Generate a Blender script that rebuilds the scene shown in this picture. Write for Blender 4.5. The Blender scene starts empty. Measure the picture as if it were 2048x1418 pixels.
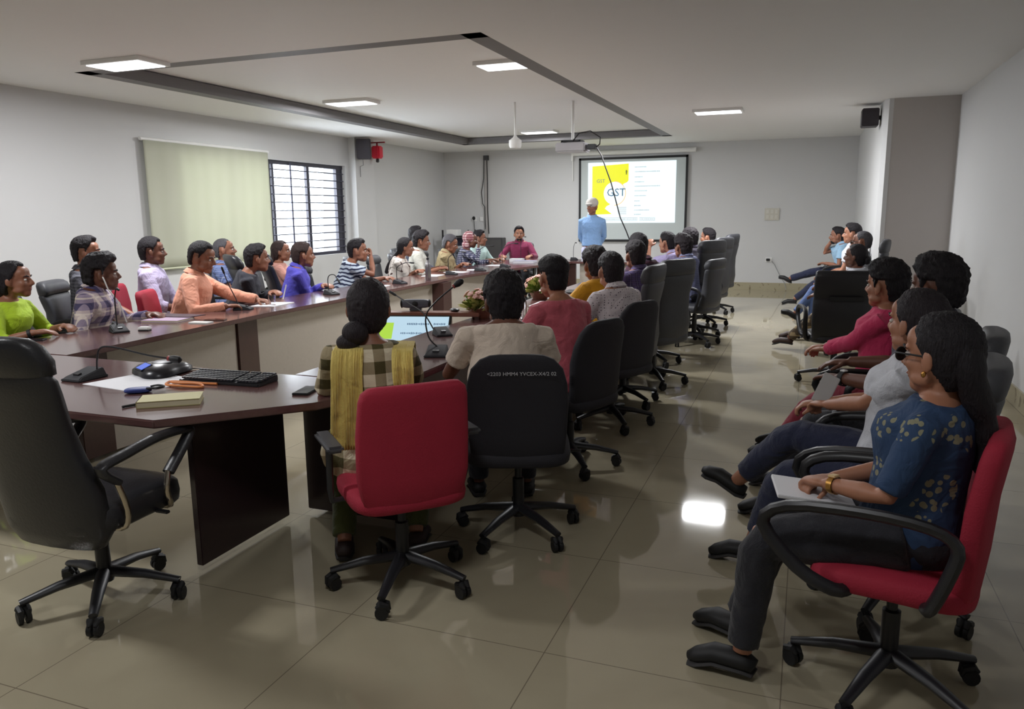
import bpy, bmesh, math, random
from math import sin, cos, pi, radians, sqrt, atan2
from mathutils import Vector, Matrix, noise
random.seed(7)
SC = bpy.context.scene
COL = SC.collection
# ------------------------------------------------------------------ camera, world, light, exposure
CAM_H = 1.55
pitch, yaw, roll = radians(10.4), radians(20.8), radians(0.6)
fwd = Vector((-sin(yaw)*cos(pitch), cos(yaw)*cos(pitch), -sin(pitch)))
r0 = Vector((cos(yaw), sin(yaw), 0)); u0 = r0.cross(fwd)
rgt = r0*cos(roll) - u0*sin(roll); upv = u0*cos(roll) + r0*sin(roll)
cam = bpy.data.objects.new('camera', bpy.data.cameras.new('camera')); COL.objects.link(cam)
cam.matrix_world = Matrix(((rgt.x, upv.x, -fwd.x, 0), (rgt.y, upv.y, -fwd.y, 0), (rgt.z, upv.z, -fwd.z, CAM_H), (0, 0, 0, 1)))
cam.data.sensor_width = 36; cam.data.lens = 36*1545/2048; cam.data.clip_start = 0.05; cam.data.clip_end = 200
SC.camera = cam
SC.view_settings.view_transform = 'Standard'; SC.view_settings.look = 'None'
SC.view_settings.gamma = 1; SC.view_settings.exposure = 0.0
SC.view_settings.use_curve_mapping = False
W = bpy.data.worlds.new('daylight'); SC.world = W; W.use_nodes = True
W.node_tree.nodes['Background'].inputs[0].default_value = (0.86, 0.93, 1.0, 1)
W.node_tree.nodes['Background'].inputs[1].default_value = 1.6
def area(name, loc, direction, sx, sy, power, col=(1, 1, 1)):
    L = bpy.data.lights.new(name, 'AREA'); L.shape = 'RECTANGLE'; L.size = sx; L.size_y = sy; L.energy = power; L.color = col
    o = bpy.data.objects.new(name, L); COL.objects.link(o); o.location = loc
    o.rotation_euler = Vector(direction).to_track_quat('-Z', 'Y').to_euler()
    return o
area('window_daylight', (-8.6, 9.9, 1.9), (1, 0, -0.12), 4.2, 2.2, 420, (0.86, 0.93, 1.0))
PANELS = [(-1.2, 11.0, 115), (-4.6, 13.6, 70), (-5.6, 9.0, 80), (-5.6, 5.4, 75), (-4.4, 1.6, 60), (-0.9, 1.0, 20), (-2.8, 7.4, 90)]  # first panel inferred from its floor glare; the rest are added to brighten the room
for (x, y, p) in PANELS:
    area('panel_light', (x, y, 2.82 if (x > -3.3 or y < 5.5) and x != -2.8 else 2.93), (0, 0, -1), 0.56, 0.28, p, (0.97, 0.98, 1.0))

# ------------------------------------------------------------------ materials
def lin(c):
    return tuple((v/255/12.92 if v/255 <= 0.04045 else ((v/255+0.055)/1.055)**2.4) for v in c)
class N:
    def __init__(s, name):
        s.m = bpy.data.materials.new(name); s.m.use_nodes = True; s.t = s.m.node_tree
        s.b = s.t.nodes['Principled BSDF']
    def n(s, typ, **kw):
        q = s.t.nodes.new(typ)
        for k, v in kw.items(): setattr(q, k, v)
        return q
    def l(s, a, b): s.t.links.new(a, b)
    def math(s, op, a, b=None, c=None):
        q = s.n('ShaderNodeMath', operation=op)
        for i, v in enumerate((a, b, c)):
            if v is None: continue
            if isinstance(v, (int, float)): q.inputs[i].default_value = v
            else: s.l(v, q.inputs[i])
        return q.outputs[0]
    def mix(s, f, a, b):
        q = s.n('ShaderNodeMix', data_type='RGBA')
        for sock, v in ((q.inputs[0], f), (q.inputs[6], a), (q.inputs[7], b)):
            if isinstance(v, (int, float)): sock.default_value = v
            elif isinstance(v, tuple): sock.default_value = (*v[:3], 1)
            else: s.l(v, sock)
        return q.outputs[2]
    def coord(s, which='Object'):
        return s.n('ShaderNodeTexCoord').outputs[which]
    def xyz(s, which='Object'):
        q = s.n('ShaderNodeSeparateXYZ'); s.l(s.coord(which), q.inputs[0]); return q.outputs
    def noise(s, scale, detail=3, vec=None, dist=0):
        q = s.n('ShaderNodeTexNoise'); q.inputs['Scale'].default_value = scale; q.inputs['Detail'].default_value = detail
        q.inputs['Distortion'].default_value = dist
        s.l(vec if vec is not None else s.coord(), q.inputs['Vector']); return q.outputs[0]
    def base(s, c):
        if isinstance(c, tuple): s.b.inputs['Base Color'].default_value = (*c[:3], 1)
        else: s.l(c, s.b.inputs['Base Color'])
    def rough(s, r):
        if isinstance(r, (int, float)): s.b.inputs['Roughness'].default_value = r
        else: s.l(r, s.b.inputs['Roughness'])
    def bump(s, h, strength=0.2, dist=0.01):
        q = s.n('ShaderNodeBump'); q.inputs['Strength'].default_value = strength; q.inputs['Distance'].default_value = dist
        s.l(h, q.inputs['Height']); s.l(q.outputs[0], s.b.inputs['Normal'])
MC = {}
def plain(name, rgb, rough=0.5, metal=0.0, var=0.08, scale=8, bump=0, bscale=60, coat=0):
    if name in MC: return MC[name]
    k = N(name); c = lin(rgb)
    f = k.noise(scale, 3)
    k.base(k.mix(f, tuple(v*(1-var) for v in c), tuple(min(1, v*(1+var)) for v in c)))
    k.rough(rough); k.b.inputs['Metallic'].default_value = metal
    if coat: k.b.inputs['Coat Weight'].default_value = coat; k.b.inputs['Coat Roughness'].default_value = 0.1
    if bump: k.bump(k.noise(bscale, 4), bump, 0.01)
    MC[name] = k.m; return k.m
def cloth(name, rgb, rough=0.85, var=0.12):
    if name in MC: return MC[name]
    k = N(name); c = lin(rgb)
    k.base(k.mix(k.noise(14, 4), tuple(v*(1-var) for v in c), tuple(min(1, v*(1+var)) for v in c)))
    k.rough(rough); k.b.inputs['Sheen Weight'].default_value = 0.15
    k.bump(k.math('ADD', k.noise(9, 3, dist=1.5), k.math('MULTIPLY', k.noise(300, 2), 0.15)), 0.55, 0.03)
    MC[name] = k.m; return k.m
def stripe(k, ax, freq, duty=0.5, off=0.0):
    return k.math('LESS_THAN', k.math('FRACT', k.math('ADD', k.math('MULTIPLY', ax, freq), 50+off)), duty)
def plaid(name, c1, c2, c3, fx, fz, duty=0.5, c4=None):
    if name in MC: return MC[name]
    k = N(name); x, y, z = k.xyz()
    u = k.math('ADD', x, k.math('MULTIPLY', y, 0.35))
    a = stripe(k, u, fx, duty); b = stripe(k, z, fz, duty)
    c = k.mix(a, lin(c1), lin(c2)); d = k.mix(a, lin(c2), lin(c3))
    e = k.mix(b, c, d)
    if c4:
        t = k.math('MAXIMUM', stripe(k, u, fx, 0.1, 0.3), stripe(k, z, fz, 0.1, 0.3)); e = k.mix(k.math('MULTIPLY', t, 0.7), e, lin(c4))
    k.base(e); k.rough(0.85); k.bump(k.noise(9, 3, dist=1.5), 0.5, 0.03)
    MC[name] = k.m; return k.m
def striped(name, c1, c2, freq, duty, axis='z', wob=0.0):
    if name in MC: return MC[name]
    k = N(name); x, y, z = k.xyz(); ax = {'x': x, 'z': z, 'y': y}[axis]
    if wob: ax = k.math('ADD', ax, k.math('MULTIPLY', k.noise(6, 2), wob))
    k.base(k.mix(stripe(k, ax, freq, duty), lin(c1), lin(c2))); k.rough(0.85); k.bump(k.noise(9, 3, dist=1.5), 0.5, 0.03)
    MC[name] = k.m; return k.m
def dotted(name, c1, c2, scale, size=0.2, big=False):
    if name in MC: return MC[name]
    k = N(name); v = k.n('ShaderNodeTexVoronoi'); v.inputs['Scale'].default_value = scale; v.inputs['Randomness'].default_value = 0.3 if not big else 0.8
    k.l(k.coord(), v.inputs['Vector'])
    f = k.math('LESS_THAN', v.outputs['Distance'], size)
    if big:
        v2 = k.n('ShaderNodeTexVoronoi'); v2.inputs['Scale'].default_value = scale*6; k.l(k.coord(), v2.inputs['Vector'])
        f = k.math('MULTIPLY', f, k.math('LESS_THAN', v2.outputs['Distance'], 0.42))
    k.base(k.mix(f, lin(c1), lin(c2))); k.rough(0.85); k.bump(k.noise(9, 3, dist=1.5), 0.5, 0.03)
    MC[name] = k.m; return k.m
def emis(name, rgb, strength):
    if name in MC: return MC[name]
    k = N(name); k.base((0.02, 0.02, 0.02)); k.rough(0.5)
    k.b.inputs['Emission Color'].default_value = (*lin(rgb), 1); k.b.inputs['Emission Strength'].default_value = strength
    MC[name] = k.m; return k.m
def skin(name, rgb):
    if name in MC: return MC[name]
    k = N(name); c = lin(rgb)
    k.base(k.mix(k.noise(18, 3), tuple(v*0.85 for v in c), (min(1, c[0]*1.15), c[1]*1.08, c[2]*1.08)))
    k.rough(0.5); k.b.inputs['Subsurface Weight'].default_value = 0.06; k.b.inputs['Subsurface Radius'].default_value = (0.02, 0.008, 0.004)
    k.bump(k.noise(120, 3), 0.08, 0.003)
    MC[name] = k.m; return k.m
def hairmat(name, rgb):
    if name in MC: return MC[name]
    k = N(name); c = lin(rgb); mp = k.n('ShaderNodeMapping'); mp.inputs['Scale'].default_value = (60, 60, 9)
    k.l(k.coord(), mp.inputs[0]); f = k.noise(3, 5, mp.outputs[0], 0.6)
    k.base(k.mix(f, tuple(v*0.5 for v in c), tuple(v*1.7 for v in c))); k.rough(0.6); k.b.inputs['Specular IOR Level'].default_value = 0.3; k.bump(f, 1.0, 0.008)
    MC[name] = k.m; return k.m
def wood(name, c1, c2, rough=0.25, axis=(1, 12, 12)):
    if name in MC: return MC[name]
    k = N(name); mp = k.n('ShaderNodeMapping'); mp.inputs['Scale'].default_value = axis; k.l(k.coord(), mp.inputs[0])
    k.base(k.mix(k.noise(2.5, 6, mp.outputs[0], 1.2), lin(c1), lin(c2))); k.rough(rough)
    k.b.inputs['Coat Weight'].default_value = 0.3; k.b.inputs['Coat Roughness'].default_value = 0.12
    MC[name] = k.m; return k.m
M_wall = plain('wall_paint', (204, 204, 204), 0.6, var=0.015, scale=2, bump=0.03, bscale=40)
M_ceil = plain('ceiling_paint', (238, 238, 238), 0.7, var=0.01)
M_band = plain('ceiling_grey_band', (120, 118, 120), 0.6, var=0.03)
M_pillar = plain('pillar_beige', (186, 180, 176), 0.65, var=0.02)
def floor_mat():
    k = N('vitrified_tile'); g = k.n('ShaderNodeTexBrick'); g.offset = 0
    g.inputs['Scale'].default_value = 1; g.inputs['Brick Width'].default_value = 0.8; g.inputs['Row Height'].default_value = 0.8
    g.inputs['Mortar Size'].default_value = 0.0022; g.inputs['Mortar Smooth'].default_value = 0.2
    k.l(k.coord(), g.inputs['Vector'])
    c = k.mix(k.noise(1.6, 8, dist=1.2), lin((152, 142, 120)), lin((174, 166, 142)))
    e = k.mix(g.outputs['Fac'], c, lin((118, 108, 92)))
    k.base(e); k.rough(k.math('ADD', k.math('MULTIPLY', k.noise(3, 4), 0.05), 0.02))
    k.b.inputs['Specular IOR Level'].default_value = 0.75
    return k.m
M_floor = floor_mat()
M_table = wood('table_top_walnut', (84, 56, 54), (104, 74, 72), 0.18)
M_tpost = wood('table_post_dark', (56, 32, 30), (70, 42, 38), 0.35)
M_tpanel = wood('table_panel_beige', (166, 158, 148), (178, 170, 160), 0.45)
M_tdark = wood('table_panel_dark', (44, 30, 32), (54, 38, 40), 0.3)
M_leather = plain('black_leather', (38, 38, 42), 0.38, var=0.1, bump=0.12, bscale=90)
M_fabblk = plain('black_mesh_fabric', (34, 33, 40), 0.75, var=0.1, bump=0.2, bscale=200)
M_gleather = plain('grey_black_leather', (66, 67, 72), 0.5, var=0.1, bump=0.12, bscale=90)
M_red = plain('crimson_upholstery', (156, 28, 52), 0.8, var=0.1, bump=0.25, bscale=180)
M_plast = plain('black_plastic', (30, 30, 34), 0.4, var=0.05)
M_plast2 = plain('dark_grey_plastic', (70, 70, 74), 0.4, var=0.05)
M_chrome = plain('chrome', (190, 180, 165), 0.2, 1.0, var=0.03)
M_white = plain('white_plastic', (232, 232, 230), 0.4, var=0.02)
M_paper = plain('paper', (226, 226, 230), 0.7, var=0.02)
M_black = plain('matt_black', (18, 18, 20), 0.6, var=0.05)

# ------------------------------------------------------------------ mesh building
class MB:
    def __init__(s): s.v = []; s.f = []; s.mi = []; s.cur = 0
    def add(s, vs, fs):
        o = len(s.v); s.v += [Vector(p) for p in vs]; s.f += [tuple(i+o for i in f) for f in fs]; s.mi += [s.cur]*len(fs); return s
    def mat(s, i): s.cur = i; return s
    def box(s, c, d, rz=0, M=None):
        vs = []
        for z in (-.5, .5):
            for x, y in ((-.5, -.5), (.5, -.5), (.5, .5), (-.5, .5)):
                p = Vector((x*d[0], y*d[1], z*d[2]))
                if M: p = M @ p
                elif rz: p = Matrix.Rotation(rz, 3, 'Z') @ p
                vs.append(p+Vector(c))
        return s.add(vs, [(0, 3, 2, 1), (4, 5, 6, 7), (0, 1, 5, 4), (1, 2, 6, 5), (2, 3, 7, 6), (3, 0, 4, 7)])
    def loft(s, rings, close=True, cap=True):
        n = len(rings[0]); vs = [p for r in rings for p in r]; fs = []
        for i in range(len(rings)-1):
            for j in range(n if close else n-1):
                a = i*n+j; b = i*n+(j+1) % n; fs.append((a, b, b+n, a+n))
        if cap: fs.append(tuple(range(n-1, -1, -1))); fs.append(tuple(range((len(rings)-1)*n, len(rings)*n)))
        return s.add(vs, fs)
    def tube(s, pts, r, n=10, flat=None, up=None):
        pts = [Vector(p) for p in pts]
        R = r if isinstance(r, (list, tuple)) else [r]*len(pts)
        rings = []; prev = None
        for i, p in enumerate(pts):
            t = (pts[min(i+1, len(pts)-1)]-pts[max(i-1, 0)])
            t = t.normalized() if t.length > 1e-9 else Vector((0, 0, 1))
            if prev is None:
                ref = Vector(up) if up else (Vector((0, 0, 1)) if abs(t.z) < 0.9 else Vector((0, 1, 0)))
                a = t.cross(ref)
                a = a.normalized() if a.length > 1e-6 else t.orthogonal().normalized()
            else:
                a = prev-t*prev.dot(t)
                a = a.normalized() if a.length > 1e-6 else t.orthogonal().normalized()
            prev = a; b = t.cross(a); fl = flat if flat else 1
            rings.append([p+a*(R[i]*cos(q*2*pi/n))+b*(R[i]*fl*sin(q*2*pi/n)) for q in range(n)])
        return s.loft(rings)
    def ell(s, c, r, n=16, m=10, M=None, e=1.0):
        c = Vector(c); vs = []; fs = []
        def sg(v): return math.copysign(abs(v)**e, v)
        for i in range(m+1):
            th = pi*i/m
            for j in range(n):
                ph = 2*pi*j/n
                p = Vector((r[0]*sg(sin(th))*sg(cos(ph)), r[1]*sg(sin(th))*sg(sin(ph)), r[2]*sg(cos(th))))
                if M: p = M @ p
                vs.append(c+p)
        for i in range(m):
            for j in range(n):
                a = i*n+j; b = i*n+(j+1) % n; fs.append((a, a+n, b+n, b))
        return s.add(vs, fs)
    def lathe(s, prof, c=(0, 0, 0), n=20, axis=None):
        c = Vector(c); rings = []
        for (r, z) in prof:
            ring = []
            for j in range(n):
                p = Vector((r*cos(2*pi*j/n), r*sin(2*pi*j/n), z))
                if axis: p = axis @ p
                ring.append(c+p)
            rings.append(ring)
        return s.loft(rings)
    def prism(s, poly, z0, z1):
        n = len(poly); vs = [(x, y, z0) for x, y in poly]+[(x, y, z1) for x, y in poly]
        return s.add(vs, [tuple(range(n-1, -1, -1)), tuple(range(n, 2*n))]+[(i, (i+1) % n, n+(i+1) % n, n+i) for i in range(n)])
    def mesh(s, name, smooth=True, ang=40, weld=True):
        me = bpy.data.meshes.new(name); me.from_pydata([tuple(v) for v in s.v], [], s.f); me.update()
        for p, i in zip(me.polygons, s.mi): p.material_index = i
        bm = bmesh.new(); bm.from_mesh(me)
        if weld: bmesh.ops.remove_doubles(bm, verts=bm.verts, dist=1e-5)
        bmesh.ops.recalc_face_normals(bm, faces=bm.faces); bm.to_mesh(me); bm.free()
        if smooth:
            me.polygons.foreach_set('use_smooth', [True]*len(me.polygons)); me.set_sharp_from_angle(angle=radians(ang))
        return me
    def build(s, name, mats, parent=None, bevel=0, **kw):
        me = s.mesh(name, **kw)
        if bevel:
            bm = bmesh.new(); bm.from_mesh(me)
            es = [e for e in bm.edges if len(e.link_faces) == 2 and e.calc_face_angle(0) > 0.6]
            bmesh.ops.bevel(bm, geom=es, offset=bevel, segments=2, affect='EDGES', clamp_overlap=True)
            bm.to_mesh(me); bm.free(); me.polygons.foreach_set('use_smooth', [True]*len(me.polygons)); me.set_sharp_from_angle(angle=radians(35))
        return link(name, me, mats, parent)
def link(name, me, mats, parent=None):
    for m in (mats if isinstance(mats, (list, tuple)) else [mats]): me.materials.append(m)
    o = bpy.data.objects.new(name, me); COL.objects.link(o)
    if parent: o.parent = parent
    return o
def recenter(o):
    me = o.data; c = [0.0, 0.0, 0.0]
    xs = [v.co for v in me.vertices]
    mn = Vector((min(p.x for p in xs), min(p.y for p in xs), min(p.z for p in xs))); mx = Vector((max(p.x for p in xs), max(p.y for p in xs), max(p.z for p in xs)))
    q = Vector(((mn.x+mx.x)/2, (mn.y+mx.y)/2, mn.z)); me.transform(Matrix.Translation(-q)); o.location = q; return o
def remesh(mb, name, vox, smooth=3):
    me = mb.mesh(name, smooth=False, weld=False); o = bpy.data.objects.new('tmp', me); COL.objects.link(o)
    m = o.modifiers.new('r', 'REMESH'); m.mode = 'VOXEL'; m.voxel_size = vox; m.use_smooth_shade = True
    if smooth:
        q = o.modifiers.new('s', 'SMOOTH'); q.factor = 0.5; q.iterations = smooth
    dg = bpy.context.evaluated_depsgraph_get(); dg.update()
    out = bpy.data.meshes.new_from_object(o.evaluated_get(dg)); out.name = name
    bpy.data.objects.remove(o); bpy.data.meshes.remove(me)
    out.polygons.foreach_set('use_smooth', [True]*len(out.polygons))
    out.materials.clear()
    return out
def wrinkle(me, amp, sc, seed=0):
    off = Vector((seed*3.1, seed*1.7, seed*0.9))
    nrm = [v.normal.copy() for v in me.vertices]
    for v, nn in zip(me.vertices, nrm):
        p = v.co
        a = noise.noise((Vector((p.x, p.y, p.z*0.6)))*sc+off) + 0.5*abs(noise.noise(p*sc*2.3+off))
        v.co = p+nn*amp*a
def tag(o, label=None, cat=None, group=None, kind=None):
    if label: o['label'] = label
    if cat: o['category'] = cat
    if group: o['group'] = group
    if kind: o['kind'] = kind
    return o
def empty(name, loc=(0, 0, 0), rz=0):
    o = bpy.data.objects.new(name, None); COL.objects.link(o); o.location = loc; o.rotation_euler = (0, 0, rz); o.empty_display_size = 0.1; return o
def copy_tree(o, parent=None):
    c = o.copy(); COL.objects.link(c); c.parent = parent
    for ch in list(o.children): copy_tree(ch, c)
    return c
def struct(name, mb, m, **kw):
    o = mb.build(name, m, **kw); o['kind'] = 'structure'; return o

# ------------------------------------------------------------------ room
XL, XR, YB, YF, ZC = -7.61, 1.62, 15.92, -3.0, 2.87
PX, PY = 0.80, 10.8            # the recessed corner on the right: wall face and where it starts
struct('floor', MB().box(((XL+XR)/2, (YB+YF)/2, -0.05), (XR-XL+0.6, YB-YF+0.6, 0.1)), M_floor, smooth=False)
# left wall with a window opening y 7.95..11.93, z 0.88..2.38
wy0, wy1, wz0, wz1 = 7.95, 11.93, 0.88, 2.38
b = MB(); t = 0.24
b.box((XL-t/2, (YF+wy0)/2, ZC/2+0.1), (t, wy0-YF, ZC+0.2)).box((XL-t/2, (wy1+YB)/2, ZC/2+0.1), (t, YB-wy1, ZC+0.2))
b.box((XL-t/2, (wy0+wy1)/2, wz0/2), (t, wy1-wy0, wz0)).box((XL-t/2, (wy0+wy1)/2, (wz1+ZC+0.2)/2), (t, wy1-wy0, ZC+0.2-wz1))
struct('wall_left', b, M_wall, smooth=False, weld=False)
struct('wall_back', MB().box(((XL+XR)/2, YB+0.1, ZC/2+0.1), (XR-XL+0.5, 0.2, ZC+0.2)), M_wall, smooth=False)
struct('wall_front', MB().box(((XL+XR)/2, YF-0.1, ZC/2+0.1), (XR-XL+0.5, 0.2, ZC+0.2)), M_wall, smooth=False)
struct('wall_right', MB().box((XR+0.1, (YF+PY)/2, ZC/2+0.1), (0.2, PY-YF, ZC+0.2)), M_wall, smooth=False)
struct('trim_1', MB().prism([(PX+0.1, PY), (XR+0.2, PY), (XR+0.2, YB), (PX+0.1, YB)], 0, ZC+0.2), M_pillar, smooth=False)   # broad beige pier
struct('trim_2', MB().prism([(PX+0.1, PY-0.005), (PX+0.1, YB), (PX, YB), (PX, PY+0.08), (PX+0.05, PY-0.005)], 0, ZC+0.2), M_wall, smooth=False)
struct('trim_3', MB().prism([(XL, 12.06), (XL+0.13, 12.06), (XL+0.13, 12.70), (XL, 12.70)], 0, ZC), M_wall, smooth=False)
# ceiling: soffit ring at ZC with a raised centre
cx0, cx1, cy0, cy1 = -6.44, -2.35, 5.6, 14.4
b = MB()
b.box(((XL+cx0)/2-0.1, (YB+YF)/2, ZC+0.1), (cx0-XL+0.2, YB-YF+0.4, 0.2)).box(((XR+cx1)/2+0.1, (YB+YF)/2, ZC+0.1), (XR-cx1+0.2, YB-YF+0.4, 0.2))
b.box(((cx0+cx1)/2, (cy1+YB)/2+0.1, ZC+0.1), (cx1-cx0, YB-cy1+0.2, 0.2)).box(((cx0+cx1)/2, (YF+cy0)/2-0.1, ZC+0.1), (cx1-cx0, cy0-YF+0.2, 0.2))
b.box(((cx0+cx1)/2, (cy0+cy1)/2, ZC+0.16), (cx1-cx0+0.02, cy1-cy0+0.02, 0.08))
struct('ceiling', b, M_ceil, smooth=False, weld=False)
b = MB(); w = 0.17
b.box((cx0+w/2, (cy0+cy1)/2, ZC+0.055), (w, cy1-cy0, 0.11)).box(((cx0+cx1)/2, cy1-w/2, ZC+0.055), (cx1-cx0, w, 0.11)).box((cx1-w/2, (cy0+cy1)/2, ZC+0.055), (w, cy1-cy0, 0.11)).box(((cx0+cx1)/2, cy0+w/2, ZC+0.055), (cx1-cx0, w, 0.11))
struct('trim_4', b, M_band, smooth=False, weld=False)
# skirting
k = N('skirting_stone'); k.base(k.mix(k.math('GREATER_THAN', k.noise(5, 6, dist=2), 0.62), lin((166, 158, 132)), lin((120, 110, 88)))); k.rough(0.3)
struct('baseboard_back', MB().box(((XL+PX)/2, YB-0.008, 0.075), (PX-XL, 0.016, 0.15)), k.m, smooth=False)
struct('baseboard_left', MB().box((XL+0.008, (YF+12.05)/2, 0.075), (0.016, 12.05-YF, 0.15)), k.m, smooth=False)
struct('baseboard_right', MB().box((XR-0.008, (YF+PY)/2, 0.075), (0.016, PY-YF, 0.15)), k.m, smooth=False)
# window frame, bars
b = MB(); xw = XL-0.10
b.box((xw, (wy0+wy1)/2, wz1-0.03), (0.07, wy1-wy0, 0.06)).box((xw, (wy0+wy1)/2, wz0+0.025), (0.07, wy1-wy0, 0.05))
for y, wd in ((wy0+.04, .08), (8.95, .06), (9.93, .05), (10.02, .04), (10.92, .07), (11.80, .12), (11.90, .05)):
    b.box((xw, y, (wz0+wz1)/2), (0.06, wd, wz1-wz0-0.05))
fr = struct('window_1', b, plain('window_frame_black', (44, 42, 56), 0.45), smooth=False, weld=False)
b = MB()
for i in range(11):
    b.tube([(xw+0.06, wy0+0.02, wz0+0.12+i*0.124), (xw+0.06, wy1-0.02, wz0+0.12+i*0.124)], 0.008, 8)
b.box((xw+0.06, 10.42, (wz0+wz1)/2), (0.012, 0.03, wz1-wz0-0.04))
o = b.build('window_grille', plain('grille_steel', (70, 70, 86), 0.4, 0.6), fr); o['label'] = 'horizontal steel security bars'
k = N('window_glass'); k.b.inputs['Transmission Weight'].default_value = 1; k.base((0.93, 0.97, 1)); k.rough(0.0); k.b.inputs['IOR'].default_value = 1.45
k.b.inputs['Alpha'].default_value = 0.25
MB().box((xw-0.01, (wy0+wy1)/2, (wz0+wz1)/2), (0.004, wy1-wy0-0.05, wz1-wz0-0.05)).build('window_pane', k.m, fr, smooth=False)
# roller blind
root = empty('roller_blind', (XL, 8.58, 0.9)); tag(root, 'olive cream roller blind hanging beside the barred window on the left wall', 'blind')
k = N('blind_fabric'); x, y, z = k.xyz()
v = k.math('SINE', k.math('MULTIPLY', k.math('ADD', y, k.math('MULTIPLY', k.noise(1.2, 2), 0.2)), 26))
k.base(k.mix(k.math('MULTIPLY_ADD', v, 0.15, 0.5), lin((192, 194, 174)), lin((204, 205, 188)))); k.rough(0.8)
tr = k.n('ShaderNodeBsdfTranslucent'); tr.inputs[0].default_value = (*lin((214, 216, 196)), 1); mx = k.n('ShaderNodeMixShader'); mx.inputs[0].default_value = 0.22
k.l(k.b.outputs[0], mx.inputs[1]); k.l(tr.outputs[0], mx.inputs[2]); k.l(mx.outputs[0], k.t.nodes['Material Output'].inputs[0])
rings = []
NB = 60
vs = []
for zi in range(12):
    zz = 1.56*zi/11
    for j in range(NB+1):
        vs.append((0.07+0.006*sin(j*0.62)*(1-zi/14), -1.16+2.33*j/NB, zz))
b = MB(); b.add(vs, [(i*(NB+1)+j, i*(NB+1)+j+1, (i+1)*(NB+1)+j+1, (i+1)*(NB+1)+j) for i in range(11) for j in range(NB)])
me = b.mesh('fabric'); o = link('fabric', me, k.m, root)
q = o.modifiers.new('t', 'SOLIDIFY'); q.thickness = 0.002
MB().tube([(0.05, -1.19, 1.575), (0.05, 1.2, 1.575)], 0.022, 12).build('roller_tube', M_white, root)
MB().tube([(0.07, -1.16, 0.0), (0.07, 1.17, 0.0)], 0.012, 8).build('bottom_rail', plain('blind_rail', (200, 204, 176), 0.5), root)
# projection screen on the back wall
sx0, sx1, sz0, sz1 = -4.5, -2.27, 0.94, 2.64
root = empty('projection_screen', ((sx0+sx1)/2, YB, sz0)); tag(root, 'black bordered projection screen hung on the back wall showing a yellow slide', 'projection screen')
sw, sh = sx1-sx0, sz1-sz0
MB().box((0, -0.05, sh/2), (sw, 0.006, sh)).build('screen_fabric', plain('screen_cloth', (196, 204, 204), 0.8, var=0.01), root, smooth=False)
b = MB(); bw = 0.045
b.box((0, -0.056, sh-bw/2), (sw, 0.006, bw)).box((0, -0.056, bw/2), (sw, 0.006, bw)).box((-sw/2+bw/2, -0.056, sh/2), (bw, 0.006, sh)).box((sw/2-bw/2, -0.056, sh/2), (bw, 0.006, sh))
b.build('screen_border', M_black, root, smooth=False)
MB().tube([(-sw/2-0.12, -0.06, sh+0.09), (sw/2+0.15, -0.06, sh+0.09)], 0.045, 12).build('screen_case', M_white, root)
MB().box((-sw/2-0.14, -0.06, sh+0.03), (0.04, 0.05, 0.16)).box((-sw/2-0.14, -0.03, sh-0.25), (0.02, 0.02, 0.4)).build('wall_bracket', M_white, root, smooth=False)
# slide (image on the screen): local frame x right, z up, centre at screen
slide = empty('slide_anchor')
bpy.data.objects.remove(slide)
E_white = emis('slide_white', (236, 248, 252), 1.15); E_yel = emis('slide_yellow', (238, 238, 0), 1.05); E_ink = emis('slide_ink', (96, 120, 130), 1.0); E_grey = emis('slide_grey', (150, 172, 178), 1.0)  # projected light put into the slide as emission; the projector casts none
E_blue = emis('slide_navy', (60, 110, 140), 1.0); E_orange = emis('slide_orange', (240, 200, 120), 1.1)
x0, x1, z0, z1 = -sw/2+0.20, sw/2-0.23, 0.38, sh-0.10
slide = MB().box(((x0+x1)/2, -0.062, (z0+z1)/2), (x1-x0, 0.004, z1-z0)).build('projected_slide', E_white, root, smooth=False)
SW, SH = x1-x0, z1-z0
def sp(u, v): return (x0+SW*u, z1-SH*v)
def slide_poly(pts, name, m, dy=0.0):
    b = MB(); vs = [(sp(u, v)[0], -0.065-dy, sp(u, v)[1]) for u, v in pts]; b.add(vs, [tuple(range(len(vs)))]); return b.build(name, m, slide, smooth=False)
slide_poly([(.05, .06), (.47, .03), (.47, .30), (.455, .33), (.41, .36), (.40, .50), (.30, .66), (.22, .72), (.20, .76), (.28, .85), (.05, .86)], 'yellow_cover', E_yel)
slide_poly([(.31+.125*cos(a*pi/16), .51+.19*sin(a*pi/16)) for a in range(32)], 'logo_disc', E_white, 0.001)
b = MB(); vs = []
for a in range(-8, 9):
    for rr in (1.0, 1.06): vs.append((sp(.31+.125*rr*cos(a*pi/16), 0)[0], -0.0675, sp(0, .51+.19*rr*sin(a*pi/16))[1]))
b.add(vs, [(2*i, 2*i+1, 2*i+3, 2*i+2) for i in range(16)]); b.build('logo_ring', E_orange, slide, smooth=False)
def text(s, name, size, loc, rot, m, parent, extrude=0.0008, align='LEFT', sx=1.0, sub=True):
    cu = bpy.data.curves.new(name, 'FONT'); cu.body = s; cu.size = size; cu.extrude = extrude; cu.align_x = align; cu.resolution_u = 2
    o = bpy.data.objects.new('tmp', cu); COL.objects.link(o); dg = bpy.context.evaluated_depsgraph_get(); dg.update()
    me = bpy.data.meshes.new_from_object(o.evaluated_get(dg)); bpy.data.objects.remove(o); me.materials.clear()
    o = link(name, me, m, parent); o.location = loc; o.rotation_euler = rot; o.scale = (sx, 1, 1); return o
for s, u, v, size, m in (('GST', .22, .555, .22, E_blue), ('GST', .10, .33, .10, E_ink), ('2', .40, .46, .07, E_ink)):
    p = sp(u, v); text(s, 'slide_lettering', size, (p[0], -0.068, p[1]), (radians(90), 0, 0), m, slide)
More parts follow.
